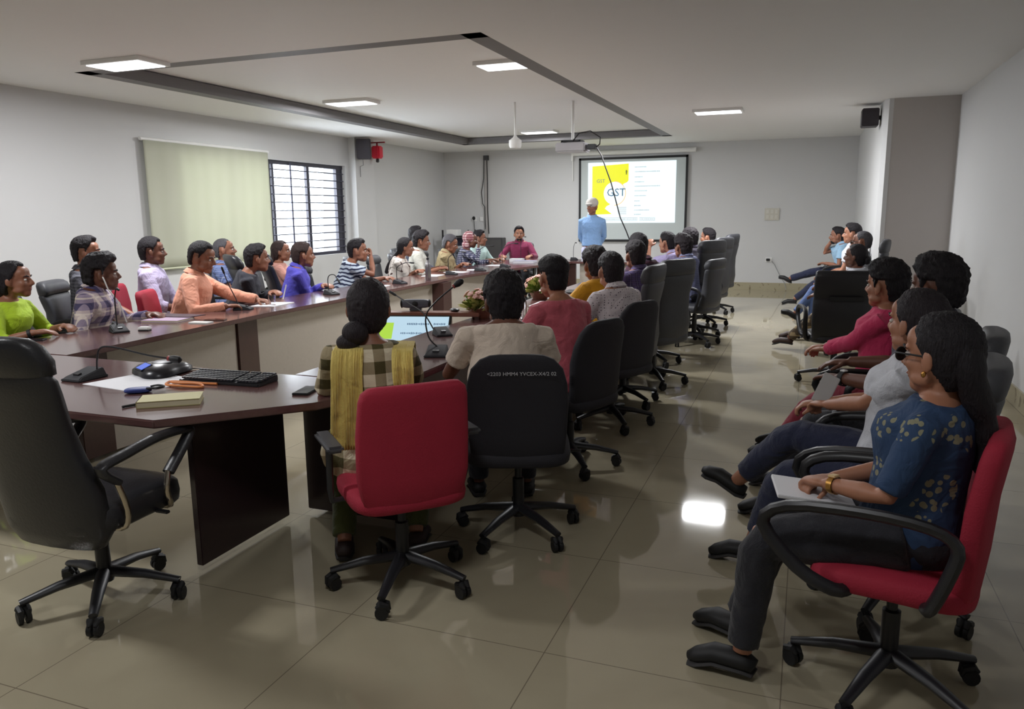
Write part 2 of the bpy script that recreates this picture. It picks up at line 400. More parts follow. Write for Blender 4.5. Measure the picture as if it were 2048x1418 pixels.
# faint text lines of the slide, too soft to read: thin broken strokes
b = MB(); rr = random.Random(3)
for v, ln in zip([.09, .165, .25, .33, .40, .475, .555, .64, .715, .79, .86], [.12, .27, .08, .10, .28, .13, .13, .06, .06, .17, .08]):
    u = .54
    while u < .54+ln:
        wd = rr.uniform(.006, .014); p = sp(u+wd/2, v); b.box((p[0], -0.0655, p[1]), (SW*wd*.7, 0.001, rr.uniform(.012, .022))); u += wd+.003
for u, v, ln in ((.16, .93, .42), (.60, .93, .18)):
    b.box((sp(u+ln/2, v-.015)[0], -0.0655, sp(0, v-.015)[1]), (SW*ln, .001, .006)); b.box((sp(u+ln/2, v+.03)[0], -0.0655, sp(0, v+.03)[1]), (SW*ln, .001, .006))
    for i in range(24): b.box((sp(u+ln*(i+.5)/24, 0)[0], -0.0655, sp(0, v+.008)[1]), (SW*ln/40, .001, rr.uniform(.01, .02)))
for i in range(6): b.box((sp(.40, 0)[0], -0.066, sp(0, .74+i*.022)[1]), (SW*.10, .001, .007))
b.build('slide_fine_print', E_grey, slide, smooth=False, weld=False)
b = MB(); p = sp(.445, .16)
b.ell((p[0], -0.066, p[1]), (.018, .002, .035)); b.box((p[0], -0.066, p[1]-.045), (.03, .002, .02)); b.build('emblem', emis('slide_green', (110, 120, 0), 1), slide)
# things fixed on walls
def wall_item(name, label, cat, loc): return tag(empty(name, loc), label, cat)
r = wall_item('switch_plate', 'beige switch plate on the back wall right of the screen', 'switch', (-0.66, YB, 1.36))
MB().box((0, -0.012, 0.11), (0.27, 0.02, 0.23)).build('plate', plain('switch_beige', (196, 192, 180), 0.4), r, bevel=0.004)
for i in range(2):
    for j in range(3): MB().box((-0.08+j*0.08, -0.024, 0.06+i*0.10), (0.05, 0.01, 0.07)).build('rocker', plain('switch_rocker', (206, 203, 193), 0.35), r, smooth=False)
r = wall_item('wall_socket', 'white wall socket with black plug low on the back wall', 'socket', (-0.68, YB, 0.55))
MB().box((0, -0.01, 0.05), (0.12, 0.02, 0.09)).build('plate', M_white, r, smooth=False); MB().box((-0.01, -0.04, 0.05), (0.07, 0.05, 0.045)).build('plug', M_black, r, bevel=0.006)
o = MB().tube([(-0.62, YB-0.05, 0.58), (-0.56, YB-0.03, 0.5), (-0.46, YB-0.02, 0.30), (-0.36, YB-0.02, 0.14), (-0.33, YB-0.05, 0.02)], 0.006, 6).build('power_cable', plain('cable_grey', (150, 152, 152), 0.5))
tag(recenter(o), 'thin grey cable running from the low socket to the skirting', 'cable')
r = wall_item('wall_socket', 'small white wall socket with black plug left of the cable conduit', 'socket', (-6.9, YB, 1.38))
MB().box((0, -0.01, 0.04), (0.10, 0.02, 0.09)).build('plate', M_white, r, smooth=False); MB().ell((0, -0.04, 0.06), (0.035, 0.03, 0.04)).build('plug', M_black, r)
MB().tube([(0, -0.04, 0.05), (0.01, -0.03, -0.2), (0.01, -0.03, -0.5)], 0.006, 6).build('cord', M_black, r)
r = wall_item('wall_socket', 'blank white wall socket right beside the plugged one', 'socket', (-6.72, YB, 1.38))
MB().box((0, -0.01, 0.04), (0.08, 0.02, 0.09)).build('plate', M_white, r, smooth=False)
r = wall_item('cable_conduit', 'grey vertical cable conduit with loose black cable on the back wall', 'conduit', (-6.6, YB, 1.0))
MB().box((0, -0.02, 0.88), (0.05, 0.04, 1.72)).build('trunking', plain('conduit_grey', (176, 172, 170), 0.5), r, smooth=False)
MB().box((0.01, -0.03, 1.72), (0.11, 0.06, 0.10)).build('junction_box', M_plast2, r, smooth=False)
MB().tube([(0.035, -0.05, 1.7), (0.045, -0.05, 1.2), (0.04, -0.05, 0.6), (0.06, -0.05, 0.1)], 0.010, 6).tube([(-0.03, -0.05, 1.68), (-0.04, -0.05, 1.3), (-0.10, -0.05, 1.0), (-0.08, -0.05, 0.75), (-0.03, -0.05, 0.68), (-0.02, -0.05, 0.2)], 0.009, 6).build('cable', M_black, r)
r = wall_item('wall_speaker', 'black box loudspeaker mounted high on the left wall pilaster', 'speaker', (XL+0.13, 12.15, 2.5))
MB().box((0.14, -0.02, 0.17), (0.24, 0.24, 0.34), rz=0.5).build('cabinet', plain('speaker_black', (52, 48, 54), 0.6), r, bevel=0.01)
MB().box((0.03, 0.0, 0.2), (0.08, 0.05, 0.05)).build('bracket', M_plast, r, smooth=False); MB().tube([(0.1, 0, 0.02), (0.09, 0.02, -0.1), (0.02, 0.03, -0.12), (0.02, 0.03, -0.3)], 0.005, 6).build('wire', M_plast, r)
r = wall_item('fire_bell', 'red alarm box hanging beside the black wall loudspeaker', 'alarm', (XL+0.13, 12.62, 2.52))
MB().box((0.12, 0, 0.13), (0.16, 0.16, 0.22)).build('housing', plain('alarm_red', (214, 40, 62), 0.4), r, bevel=0.02)
MB().box((0.12, 0, 0.30), (0.32, 0.03, 0.02)).box((0.12, 0, 0.27), (0.02, 0.03, 0.08)).build('bracket', plain('bracket_red', (150, 20, 40), 0.5), r, smooth=False)
MB().lathe([(0.015, -0.05), (0.03, -0.04), (0.03, 0.0), (0.02, 0.02)], (0.12, 0, 0.0), 12).build('striker', M_plast, r)
r = wall_item('wall_speaker', 'black loudspeaker high on the right hand pier', 'speaker', (PX-0.01, 11.3, 2.58))
MB().box((-0.12, 0, 0.12), (0.2, 0.3, 0.22)).build('cabinet', MC['speaker_black'], r, bevel=0.01); MB().box((-0.01, 0, 0.12), (0.04, 0.05, 0.05)).build('bracket', M_plast, r, smooth=False)
# projector hanging from the ceiling, with a cable drooping to the table
r = tag(empty('ceiling_projector', (-2.98, 10.2, 2.33)), 'grey white projector hanging from the ceiling on a pole', 'projector')
MB().box((0, 0, 0.06), (0.40, 0.30, 0.12)).build('housing', plain('projector_grey', (176, 174, 178), 0.4), r, bevel=0.015)
MB().lathe([(0.05, 0), (0.05, 0.05), (0.035, 0.06)], (-0.1, 0.15, 0.06), 14, Matrix.Rotation(radians(-90), 3, 'X')).build('lens', M_black, r)
MB().tube([(0, 0, 0.15), (0, 0, 0.69)], 0.02, 10).build('pole', M_white, r)
MB().box((0, 0, 0.145), (0.26, 0.2, 0.02)).box((0.12, 0, 0.13), (0.03, 0.2, 0.03)).box((-0.12, 0, 0.13), (0.03, 0.2, 0.03)).build('mount', M_plast, r, smooth=False)
MB().box((0.27, -0.03, 0.06), (0.12, 0.1, 0.07)).build('plug_block', M_plast, r, bevel=0.01)
PCX = [(1190, 293), (1197, 310), (1203, 330), (1213, 360), (1222, 395), (1232, 425), (1243, 450), (1253, 468), (1262, 480)]
PTS = [(-2.66, 10.2, 2.39), (-2.60, 10.25, 2.28), (-2.56, 10.3, 2.14), (-2.49, 10.35, 1.93), (-2.43, 10.4, 1.68), (-2.37, 10.4, 1.47), (-2.29, 10.42, 1.29), (-2.2, 10.45, 1.05), (-2.15, 10.5, 0.79)]
o = MB().tube(PTS, 0.008, 6).build('projector_cable', M_plast); tag(recenter(o), 'black cable drooping from the ceiling projector to the table', 'cable')
o = MB().tube([(-2.95, 10.1, 2.47), (-2.85, 10.05, 2.56), (-2.7, 10.05, 2.58), (-2.58, 10.1, 2.5), (-2.6, 10.15, 2.42), (-2.66, 10.18, 2.38)], 0.008, 6).build('power_cable', M_plast); tag(recenter(o), 'loop of black cable above the ceiling projector', 'cable')
r = tag(empty('ceiling_fixture', (-3.72, 10.0, 2.40)), 'white ceiling fan over the middle of the tables', 'fixture')  # small white box hung from the ceiling on a rod
MB().lathe([(0.0, 0), (0.07, 0.0), (0.085, 0.03), (0.085, 0.10), (0.03, 0.14), (0.02, 0.16)], (0, 0, 0), 20).build('fixture_body', M_white, r)
MB().tube([(0, 0, 0.14), (0, 0, 0.61)], 0.015, 10).build('rod', M_white, r)
for (x, y, p) in PANELS:  # fixtures for the same panels; all but the first are added
    rais = not ((x > -3.3 or y < 5.5) and x != -2.8)
    zc = ZC+0.12 if rais else ZC
    r = tag(empty('ceiling_light', (x, y, zc-0.035)), None, 'ceiling light', 'square ceiling light panels')
    r['label'] = 'square white ceiling light panel set flush above the room'
    MB().box((0, 0, 0.017), (0.64, 0.36, 0.034)).build('frame', M_white, r, smooth=False)
    MB().box((0, 0, -0.003), (0.58, 0.30, 0.006)).build('diffuser', emis('panel_diffuser', (250, 252, 255), 3.0), r, smooth=False)

# ------------------------------------------------------------------ conference table, four sections
TZ = 0.76
def table_section(label, loc, top, panels=(), posts=(), dark=()):
    r = tag(empty('conference_table', (loc[0], loc[1], 0)), label, 'table', 'sections of the conference table')
    def rel(c): return (c[0]-loc[0], c[1]-loc[1], c[2])
    MB().prism([(x-loc[0], y-loc[1]) for x, y in top], TZ-0.035, TZ).build('tabletop', M_table, r, bevel=0.006)
    for c, d in panels: MB().box(rel(c), d).build('modesty_panel', M_tpanel, r, smooth=False)
    for c, d in posts: MB().box(rel(c), d).build('post', M_tpost, r, bevel=0.004)
    for c, d in dark: MB().box(rel(c), d).build('side_panel', M_tdark, r, bevel=0.004)
    return r
E_ = 0.001
LX = -4.22
pz = (0.03+TZ-0.035)/2; ph = TZ-0.035-0.03-0.002
yp = [3.55, 5.03, 8.52, 10.85]
table_section('long left section of the walnut conference table with beige panels', (-4.45, 7.0),
              [(-4.78, 3.22), (-4.0, 3.22), (-4.12, 5.2), (-4.12, 9.2), (-3.98, 10.2), (-3.80, 11.2), (-4.78, 11.2)],
              panels=[((LX, (yp[i]+yp[i+1])/2, pz), (0.02, yp[i+1]-yp[i]-0.26, ph)) for i in range(3)],
              posts=[((LX, y, pz), (0.30 if y == 8.52 else 0.05, 0.24, ph)) for y in yp])
table_section('near cross section of the walnut conference table under the keyboard', (-3.4, 2.7),
              [(-4.78, 2.25), (-2.37, 2.25), (-1.93, 2.70), (-1.78, 3.0), (-1.78, 3.15), (-4.0, 3.21), (-4.78, 3.21)],
              dark=[((-2.43, 2.80, pz), (0.035, 0.62, ph)), ((-4.6, 2.75, pz), (0.035, 0.7, ph))])
table_section('right section of the conference table in front of the black chairs', (-2.1, 7.5),
              [(-2.38, 3.17), (-1.78, 3.16), (-1.78, 12.12), (-2.40, 12.12)],
              panels=[((-2.33, 7.6, pz), (0.02, 8.3, ph))], dark=[((-2.06, 3.24, pz), (0.64, 0.035, ph))],
              posts=[((-2.33, 3.36, pz), (0.05, 0.2, ph)), ((-2.33, 11.85, pz), (0.05, 0.2, ph))])
table_section('far cross section of the conference table by the standing speaker', (-3.3, 12.5),
              [(-4.78, 11.21), (-3.80, 11.21), (-3.56, 12.13), (-1.78, 12.13), (-1.78, 12.78), (-4.78, 12.78)],
              panels=[((-2.95, 12.22, pz), (0.98, 0.02, ph))],
              posts=[((-3.60, 12.20, pz), (0.20, 0.05, ph)), ((-3.86, 11.6, pz), (0.05, 0.5, ph)), ((-2.42, 12.22, pz), (0.06, 0.05, ph))])

# ------------------------------------------------------------------ chairs (sitter faces local +Y; origin on the floor under the seat)
def superring(w, t, yc, z, n=28, e=0.55, bow=0.0):
    out = []
    for j in range(n):
        a = 2*pi*j/n; cx = math.copysign(abs(cos(a))**e, cos(a)); sy = math.copysign(abs(sin(a))**e, sin(a))
        out.append(Vector((w*cx, yc+t*sy+bow*(w*cx)**2, z)))
    return out
def back_shape(prof, e=0.5, bow=0.5, n=28):
    # prof: list of (z, halfwidth, halfthickness, y)
    mb = MB(); mb.loft([superring(w, t, y, z, n, e, bow) for z, w, t, y in prof]); return mb
BACK = back_shape
def caster(mb_only=False):
    mb = MB()
    for s in (-1, 1): mb.lathe([(0.005, -0.009), (0.026, -0.009), (0.028, 0), (0.026, 0.009), (0.005, 0.009)], (s*0.014, 0, 0.028), 14, Matrix.Rotation(radians(90), 3, 'Y'))
    mb.tube([(-0.012, -0.028, 0.03), (-0.012, -0.02, 0.054), (-0.012, 0.005, 0.062), (-0.012, 0.022, 0.048)], [.006, .014, .016, .006], 8)
    mb.tube([(0.012, -0.028, 0.03), (0.012, -0.02, 0.054), (0.012, 0.005, 0.062), (0.012, 0.022, 0.048)], [.006, .014, .016, .006], 8)
    mb.tube([(0, 0, 0.05), (0, 0, 0.085)], 0.008, 8)
    return mb
def base_five(root, m, spin=0.3, R=0.30, hz=0.10):
    cas = None
    for k in range(5):
        a = spin+k*2*pi/5; d = Vector((cos(a), sin(a), 0)); mb = MB()
        pts = [d*0.02+Vector((0, 0, hz+0.03)), d*(R*0.55)+Vector((0, 0, hz+0.015)), d*R+Vector((0, 0, hz-0.015))]
        mb.tube(pts, [0.030, 0.024, 0.017], 10, flat=0.75)
        leg = mb.build('leg', m, root)
        if cas is None: cas = caster().mesh('caster'); cas.materials.append(M_black)
        c = bpy.data.objects.new('caster', cas); COL.objects.link(c); c.parent = leg; c.location = d*(R-0.008); c.rotation_euler = (0, 0, a+1.1*k)
    MB().tube([(0, 0, 0.09), (0, 0, 0.14), (0, 0, 0.145), (0, 0, 0.28), (0, 0, 0.285), (0, 0, 0.41)], [.034, .034, .028, .028, .017, .017], 14).build('column', m, root)
    MB().box((0, 0, 0.405), (0.2, 0.26, 0.03)).tube([(0.1, 0.05, 0.405), (0.27, 0.05, 0.40)], 0.006, 6).box((0.28, 0.05, 0.40), (0.06, 0.02, 0.012)).build('tilt_mechanism', M_plast, root, bevel=0.004)
def seat_cushion(root, m, w=0.25, d=0.245, z=0.445, h=0.045):
    mb = MB(); mb.ell((0, 0.0, z), (w, d, h), 36, 12, e=0.45)
    vs = []
    for v in mb.v:
        v.z += 0.015*(v.y/d)*(-1 if v.y > 0 else 0.6)*abs(v.y/d)
    o = mb.build('seat', m, root, ang=80); return o
def arm_loop(root, s, m, w=0.27):
    x = s*w
    pts = [(x*0.80, -0.10, 0.42), (x, -0.12, 0.44), (x*1.06, -0.16, 0.56), (x*1.06, -0.17, 0.64), (x*1.05, -0.10, 0.68), (x*1.05, 0.04, 0.69), (x*1.05, 0.16, 0.67), (x*1.05, 0.20, 0.60), (x*1.03, 0.14, 0.48), (x, 0.08, 0.43), (x*0.8, 0.06, 0.42)]
    pts = [(a_, b_*(1.75 if b_ > 0 else 1), c_) for a_, b_, c_ in pts]
    P = smooth_path(pts, 3)
    MB().tube(P, 0.018, 10, flat=1.2).build('armrest', m, root)
def arm_tee(root, s, m):
    x = s*0.285
    MB().box((x, 0.0, 0.665), (0.065, 0.26, 0.028)).build('armrest', M_plast2 if m is M_plast else m, root, bevel=0.01)
    MB().tube([(x*0.6, 0.02, 0.415), (x, 0.0, 0.42), (x*1.02, -0.01, 0.47), (x*1.0, 0.0, 0.65)], [.015, .018, .02, .022], 10, flat=0.6).build('arm_post', m, root)
def arm_chrome(root, s):
    x = s*0.27
    MB().tube(smooth_path([(x*0.8, -0.14, 0.40), (x*1.02, -0.13, 0.41), (x*1.08, -0.13, 0.48), (x*1.05, -0.16, 0.60)], 3), 0.012, 10).build('arm_tube', M_chrome, root)
    MB().tube(smooth_path([(x*0.8, 0.10, 0.40), (x*1.02, 0.10, 0.41), (x*1.08, 0.07, 0.48), (x*1.07, 0.09, 0.56)], 3), 0.012, 10).build('arm_tube', M_chrome, root)
    MB().tube(smooth_path([(x*1.05, -0.15, 0.59), (x*1.04, -0.22, 0.66), (x*1.05, -0.10, 0.685), (x*1.06, 0.05, 0.705), (x*1.06, 0.19, 0.70), (x*1.06, 0.225, 0.685), (x*1.06, 0.19, 0.64), (x*1.07, 0.09, 0.55)], 4), [0.022]*3+[0.026]*30, 12, flat=0.7).build('armrest', M_leather, root)
def smooth_path(pts, k=3):
    P = [Vector(p) for p in pts]; out = []
    for i in range(len(P)-1):
        a, b, c, d = P[max(i-1, 0)], P[i], P[i+1], P[min(i+2, len(P)-1)]
        for j in range(k):
            t = j/k; out.append(0.5*((2*b)+(c-a)*t+(2*a-5*b+4*c-d)*t*t+(3*b-a-3*c+d)*t*t*t))
    out.append(P[-1]); return out
def chair(style):
    back_shape = BACK
    r = empty('office_chair')
    if style == 'task':       # mid-height black shell, rounded top
        seat_cushion(r, M_fabblk)
        back_shape([(0.43, .15, .012, -.20), (0.435, .19, .025, -.20), (0.46, .215, .035, -.205), (0.55, .225, .035, -.215), (0.70, .232, .035, -.225), (0.80, .225, .032, -.245), (0.87, .205, .03, -.262), (0.915, .165, .026, -.272), (0.935, .12, .02, -.278), (0.94, .08, .01, -.278)]).build('backrest', M_fabblk, r, ang=80)
        MB().tube([(0, 0.0, 0.40), (0, -0.15, 0.40), (0, -0.185, 0.42), (0, -0.19, 0.46)], 0.022, 8, flat=0.6).build('back_support', M_plast, r)
        pass
    elif style == 'red':
        seat_cushion(r, M_red, .24, .235)
        o = back_shape([(0.42, .13, .012, -.20), (0.425, .17, .024, -.20), (0.45, .205, .034, -.205), (0.55, .225, .035, -.215), (0.72, .225, .035, -.225), (0.86, .215, .035, -.245), (0.895, .205, .032, -.250), (0.915, .18, .024, -.252), (0.92, .15, .01, -.252)], e=0.42).build('backrest', M_red, r, ang=80)
        if False: MB().tube(smooth_path([(-.214, -.225, .46), (-.232, -.235, .6), (-.230, -.25, .8), (-.205, -.262, .895), (-.1, -.262, .92), (0, -.262, .922), (.1, -.262, .92), (.205, -.262, .895), (.230, -.25, .8), (.232, -.235, .6), (.214, -.225, .46)], 3), 0.006, 6).build('piping', plain('piping_red', (190, 50, 70), .7), o)
        MB().tube([(0, 0.0, 0.40), (0, -0.15, 0.40), (0, -0.185, 0.42), (0, -0.19, 0.46)], 0.022, 8, flat=0.6).build('back_support', M_plast, r)
        for s in (-1, 1): arm_tee(r, s, M_plast)
    elif style == 'redloop':
        seat_cushion(r, M_red, .24, .235)
        back_shape([(0.42, .13, .012, -.20), (0.425, .17, .024, -.20), (0.45, .205, .034, -.205), (0.55, .225, .035, -.215), (0.72, .225, .035, -.225), (0.86, .215, .035, -.245), (0.895, .205, .032, -.250), (0.915, .18, .024, -.252), (0.92, .15, .01, -.252)], e=0.42).build('backrest', M_red, r, ang=80)
        MB().tube([(0, 0.0, 0.40), (0, -0.15, 0.40), (0, -0.185, 0.42), (0, -0.19, 0.46)], 0.022, 8, flat=0.6).build('back_support', M_plast, r)
        for s in (-1, 1): arm_loop(r, s, M_plast, 0.265)
    elif style in ('high', 'exec', 'mid', 'leather'):
        dz = {'high': 0.14, 'exec': 0.08, 'mid': -0.05, 'leather': 0.10}[style]; m = M_leather if style == 'leather' else M_gleather
        seat_cushion(r, m, .26, .25, h=0.055 if style != 'leather' else 0.07)
        z = lambda q: 0.44+(q-0.44)*(0.62+dz)/0.62
        rec = (lambda q: -0.12*max(0, q-0.5)/0.6) if style == 'leather' else (lambda q: 0)
        bs0 = back_shape
        back_shape = (lambda prof, **k_: bs0([(zz, w, t, y+rec(zz)) for zz, w, t, y in prof], **k_))
        back_shape([(0.42-(.1 if style == 'leather' else 0), .15, .015, -.19), (0.425-(.095 if style == 'leather' else 0), .20, .035, -.19), (0.45-(.06 if style == 'leather' else 0), .24, .05, -.20), (z(0.55), .245, .055, -.215), (z(0.66), .215, .05, -.215), (z(0.78), .21, .045, -.225), (z(0.88), .235, .045, -.25), (z(0.925), .245, .042, -.262), (z(0.945), .240, .030, -.268)], e=0.5).build('backrest', m, r, ang=80)
        back_shape([(z(0.935), .22, .03, -.262), (z(0.945), .242, .048, -.258), (z(0.985), .246, .056, -.258), (z(1.03), .235, .052, -.268), (z(1.055), .205, .04, -.275), (z(1.062), .17, .02, -.278)], e=0.5).build('headrest', m, r, ang=80)
        if style == 'leather':
            for s in (-1, 1): arm_chrome(r, s)
        else:
            for s in (-1, 1): arm_loop(r, s, M_plast, 0.265)
    elif style == 'square':
        seat_cushion(r, M_leather, .25, .245)
        back_shape([(0.43, .20, .015, -.20), (0.44, .225, .035, -.20), (0.60, .235, .04, -.215), (0.78, .235, .04, -.235), (0.80, .232, .03, -.238), (0.82, .235, .04, -.240), (0.98, .235, .035, -.265), (1.03, .23, .025, -.272), (1.04, .21, .01, -.272)], e=0.3, bow=0.25).build('backrest', M_leather, r, ang=60)
        MB().box((0.02, -0.295, 0.80), (0.28, 0.012, 0.04)).build('stitched_handle', M_black, r, bevel=0.005)
        for s in (-1, 1): arm_loop(r, s, M_plast, 0.265)
    base_five(r, M_plast, spin=0.35)
    return r
PROTO = {}
def place_chair(style, x, y, deg, label, group=None, name='office_chair'):
    if style not in PROTO: PROTO[style] = r = chair(style)
    else: r = copy_tree(PROTO[style])
    if 'group' in r: del r['group']
    r.location = (x, y, 0); r.rotation_euler = (0, 0, radians(deg)); tag(r, label, 'chair', group); return r

# ------------------------------------------------------------------ people
HAIR = {'black': (30, 26, 30), 'brown': (52, 38, 36), 'grey': (78, 76, 80), 'dark': (40, 34, 38)}
SK = {'a': skin('skin_warm', (168, 118, 92)), 'b': skin('skin_brown', (142, 96, 74)), 'c': skin('skin_deep', (108, 70, 54)), 'd': skin('skin_light', (186, 138, 110))}
def ik(a, b, l1, l2, pole):
    d = b-a; L = d.length
    if L > (l1+l2)*0.985: b = a+d.normalized()*(l1+l2)*0.985; d = b-a; L = d.length
    L = max(L, abs(l1-l2)+0.02); u = d.normalized(); x = (l1*l1-l2*l2+L*L)/(2*L); h = sqrt(max(l1*l1-x*x, 0))
    p = pole-u*pole.dot(u); p = p.normalized() if p.length > 1e-4 else u.orthogonal().normalized()
    return a+u*x+p*h, b
def hand_geo(mb, w, d, nrm, side, curl=0.5, k=1.0, fat=1.0):
    # w wrist, d pointing direction, nrm palm normal (palm faces nrm), side = direction towards the thumb
    d = d.normalized(); nrm = (nrm-d*nrm.dot(d)).normalized(); sd = d.cross(nrm).normalized()
    if sd.dot(side) < 0: sd = -sd
    M = Matrix((sd, d, nrm)).transposed()
    mb.ell(w+d*0.045*k, (0.040*k, 0.056*k, 0.016*k*fat), 14, 8, M, e=0.8)
    mb.ell(w+d*0.03*k+sd*0.018*k+nrm*0.006*k, (0.018*k, 0.034*k, 0.015*k), 10, 6, M)
    fl = (0.070, 0.078, 0.073, 0.058)
    for i in range(4):
        o = 0.030-0.020*i; base = w+d*(0.088-0.004*abs(i-1))*k+sd*o*k
        spread = sd*(0.10-0.07*i)
        p = [base-d*0.02*k, base]; dirn = (d+spread).normalized(); ang = 0
        for j, f in enumerate((0.45, 0.32, 0.25)):
            ang += curl*(0.7+0.3*j); dd = dirn*cos(ang)+nrm*sin(ang); p.append(p[-1]+dd*fl[i]*f*k)
        mb.tube(p, [0.0095*k*fat, .0095*k*fat, .0090*k*fat, .0085*k*fat, .0072*k*fat], 8)
    tb = w+d*0.025*k+sd*0.030*k
    t1 = tb+(d*0.5+sd*0.75+nrm*0.2).normalized()*0.036*k; t2 = t1+(d*0.9+sd*0.25+nrm*(0.2+curl*0.4)).normalized()*0.032*k; t3 = t2+(d*0.95+nrm*(0.2+curl*0.6)-sd*0.1).normalized()*0.022*k
    mb.tube([tb-sd*0.012*k, tb, t1, t2, t3], [.014*k, .014*k, .0115*k*fat, .0105*k*fat, .0085*k*fat], 8)
def head_geo(mb, H):
    # H: function mapping head-local point to figure space, and its 3x3
    Mx, O = H
    def E(c, r, M=None, e=1.0): mb.ell(O+Mx @ Vector(c), r, 20, 12, (Mx @ M) if M else Mx, e)
    E((0, -0.012, 0.030), (0.074, 0.094, 0.088)); E((0, -0.034, -0.014), (0.062, 0.064, 0.070)); E((0, 0.030, -0.030), (0.061, 0.060, 0.078)); E((0, 0.056, -0.088), (0.034, 0.032, 0.026))
    E((0, 0.074, 0.024), (0.054, 0.018, 0.012)); E((0, 0.055, 0.050), (0.056, 0.034, 0.040))
    for s in (-1, 1):
        E((s*0.038, 0.056, -0.022), (0.022, 0.026, 0.024)); E((s*0.046, 0.028, -0.066), (0.018, 0.034, 0.022))
        E((s*0.081, -0.008, -0.008), (0.011, 0.021, 0.034), Matrix.Rotation(s*0.3, 3, 'Z')); E((s*0.075, 0.0, -0.036), (0.007, 0.009, 0.011))
    T = [O+Mx @ Vector(p) for p in ((0, 0.084, 0.020), (0, 0.096, 0.0), (0, 0.108, -0.022), (0, 0.106, -0.032))]
    mb.tube(T, [.009, .011, .0145, .012], 10)
    for s in (-1, 1): E((s*0.013, 0.094, -0.030), (0.010, 0.012, 0.009))
    E((0, 0.082, -0.056), (0.024, 0.014, 0.009)); E((0, 0.079, -0.070), (0.021, 0.013, 0.008))
def hair_mesh(style, seed=0):
    n, m = 88, 60; c = Vector((0, -0.012, 0.030)); R = Vector((0.074, 0.094, 0.088)); vs = []; fs = []
    P = {'short': (0.010, 0.024, 0.50, 0.0), 'full': (0.020, 0.040, 0.46, 0.0), 'fade': (0.002, 0.018, 0.50, 0.16), 'flat': (0.014, 0.022, 0.52, 0.0), 'long': (0.014, 0.012, 0.55, 0.0), 'messy': (0.026, 0.040, 0.42, 0.0), 'buzz': (0.004, 0.005, 0.55, 0.0), 'bald': (-0.03, -0.03, 0.5, 0)}[style]
    for i in range(m+1):
        th = pi*i/m
        for j in range(n):
            ph = 2*pi*j/n; d = Vector((sin(th)*cos(ph), sin(th)*sin(ph), cos(th)))
            az = abs(atan2(d.x, d.y))  # 0 front .. pi back
            # lower hairline as function of azimuth
            if az < 0.75: hl = P[2]-0.04*cos(az*6)
            elif az < 1.25: hl = P[2]+(-0.05-P[2])*(az-0.75)/0.5
            elif style == 'long': hl = -0.1-0.85*min(1, (az-1.25)/0.8)
            elif az < 1.45: hl = -0.05-0.30*min(1, (az-1.25)/0.08)
            elif az < 1.86: hl = 0.02
            else: hl = 0.02-0.90*min(1, (az-1.86)/0.30)
            if style == 'long': hl -= 0.12*(1 if az > 1.2 else 0)
            f = max(0, min(1, (d.z-hl)/(0.16 if az > 1.4 else 0.24))); f = f*f*(3-2*f)
            th_ = P[0]+(P[1]-P[0])*max(0, d.z)
            low = (1 if az > 1.3 else max(0, (az-0.9)/0.4)) if d.z < 0 else 0
            if style == 'fade': th_ = 0.002+0.018*max(0, min(1, (d.z-0.05)/0.45))
            q = d*1.0
            nz = noise.noise(d*5+Vector((seed, 0, 0)))*0.5+noise.noise(Vector((d.x*16, d.y*16, d.z*5))+Vector((seed*2, 0, 0)))*0.35
            amp = {'messy': 0.020, 'full': 0.014, 'short': 0.008, 'flat': 0.004, 'long': 0.004, 'fade': 0.004}.get(style, 0.002)
            if style in ('full', 'messy', 'short', 'fade'): th_ += 0.012*f*max(0, min(1, d.y/0.5))*max(0, min(1, (d.z-0.1)/0.5))
            nz *= min(1, sin(th)*2.5)
            fine = min(1, sin(th)*2.5)*0.0036*noise.noise(Vector((d.x*34, d.y*34, d.z*9)))*(0 if style == 'bald' else 1)
            t = (th_+nz*amp+fine)*f+(-0.022-0.03*low)*(1-f)
            g_ = 1.0
            if low: st = max(sin(th), 1e-3); g_ = 1+(st**0.60/st-1)*low*min(1, -d.z*2.2)
            p = Vector((d.x*(R.x+t)*g_, d.y*(R.y+t)*g_, d.z*(R.z+t+0.034*low)))+c
            if d.z < 0 and d.y < -0.2 and f > 0: p.y += 0.012*d.z*-1*0
            vs.append(p)
    for i in range(m):
        for j in range(n):
            a = i*n+j; b = i*n+(j+1) % n; fs.append((a, a+n, b+n, b))
    return vs, fs
PPL = {}
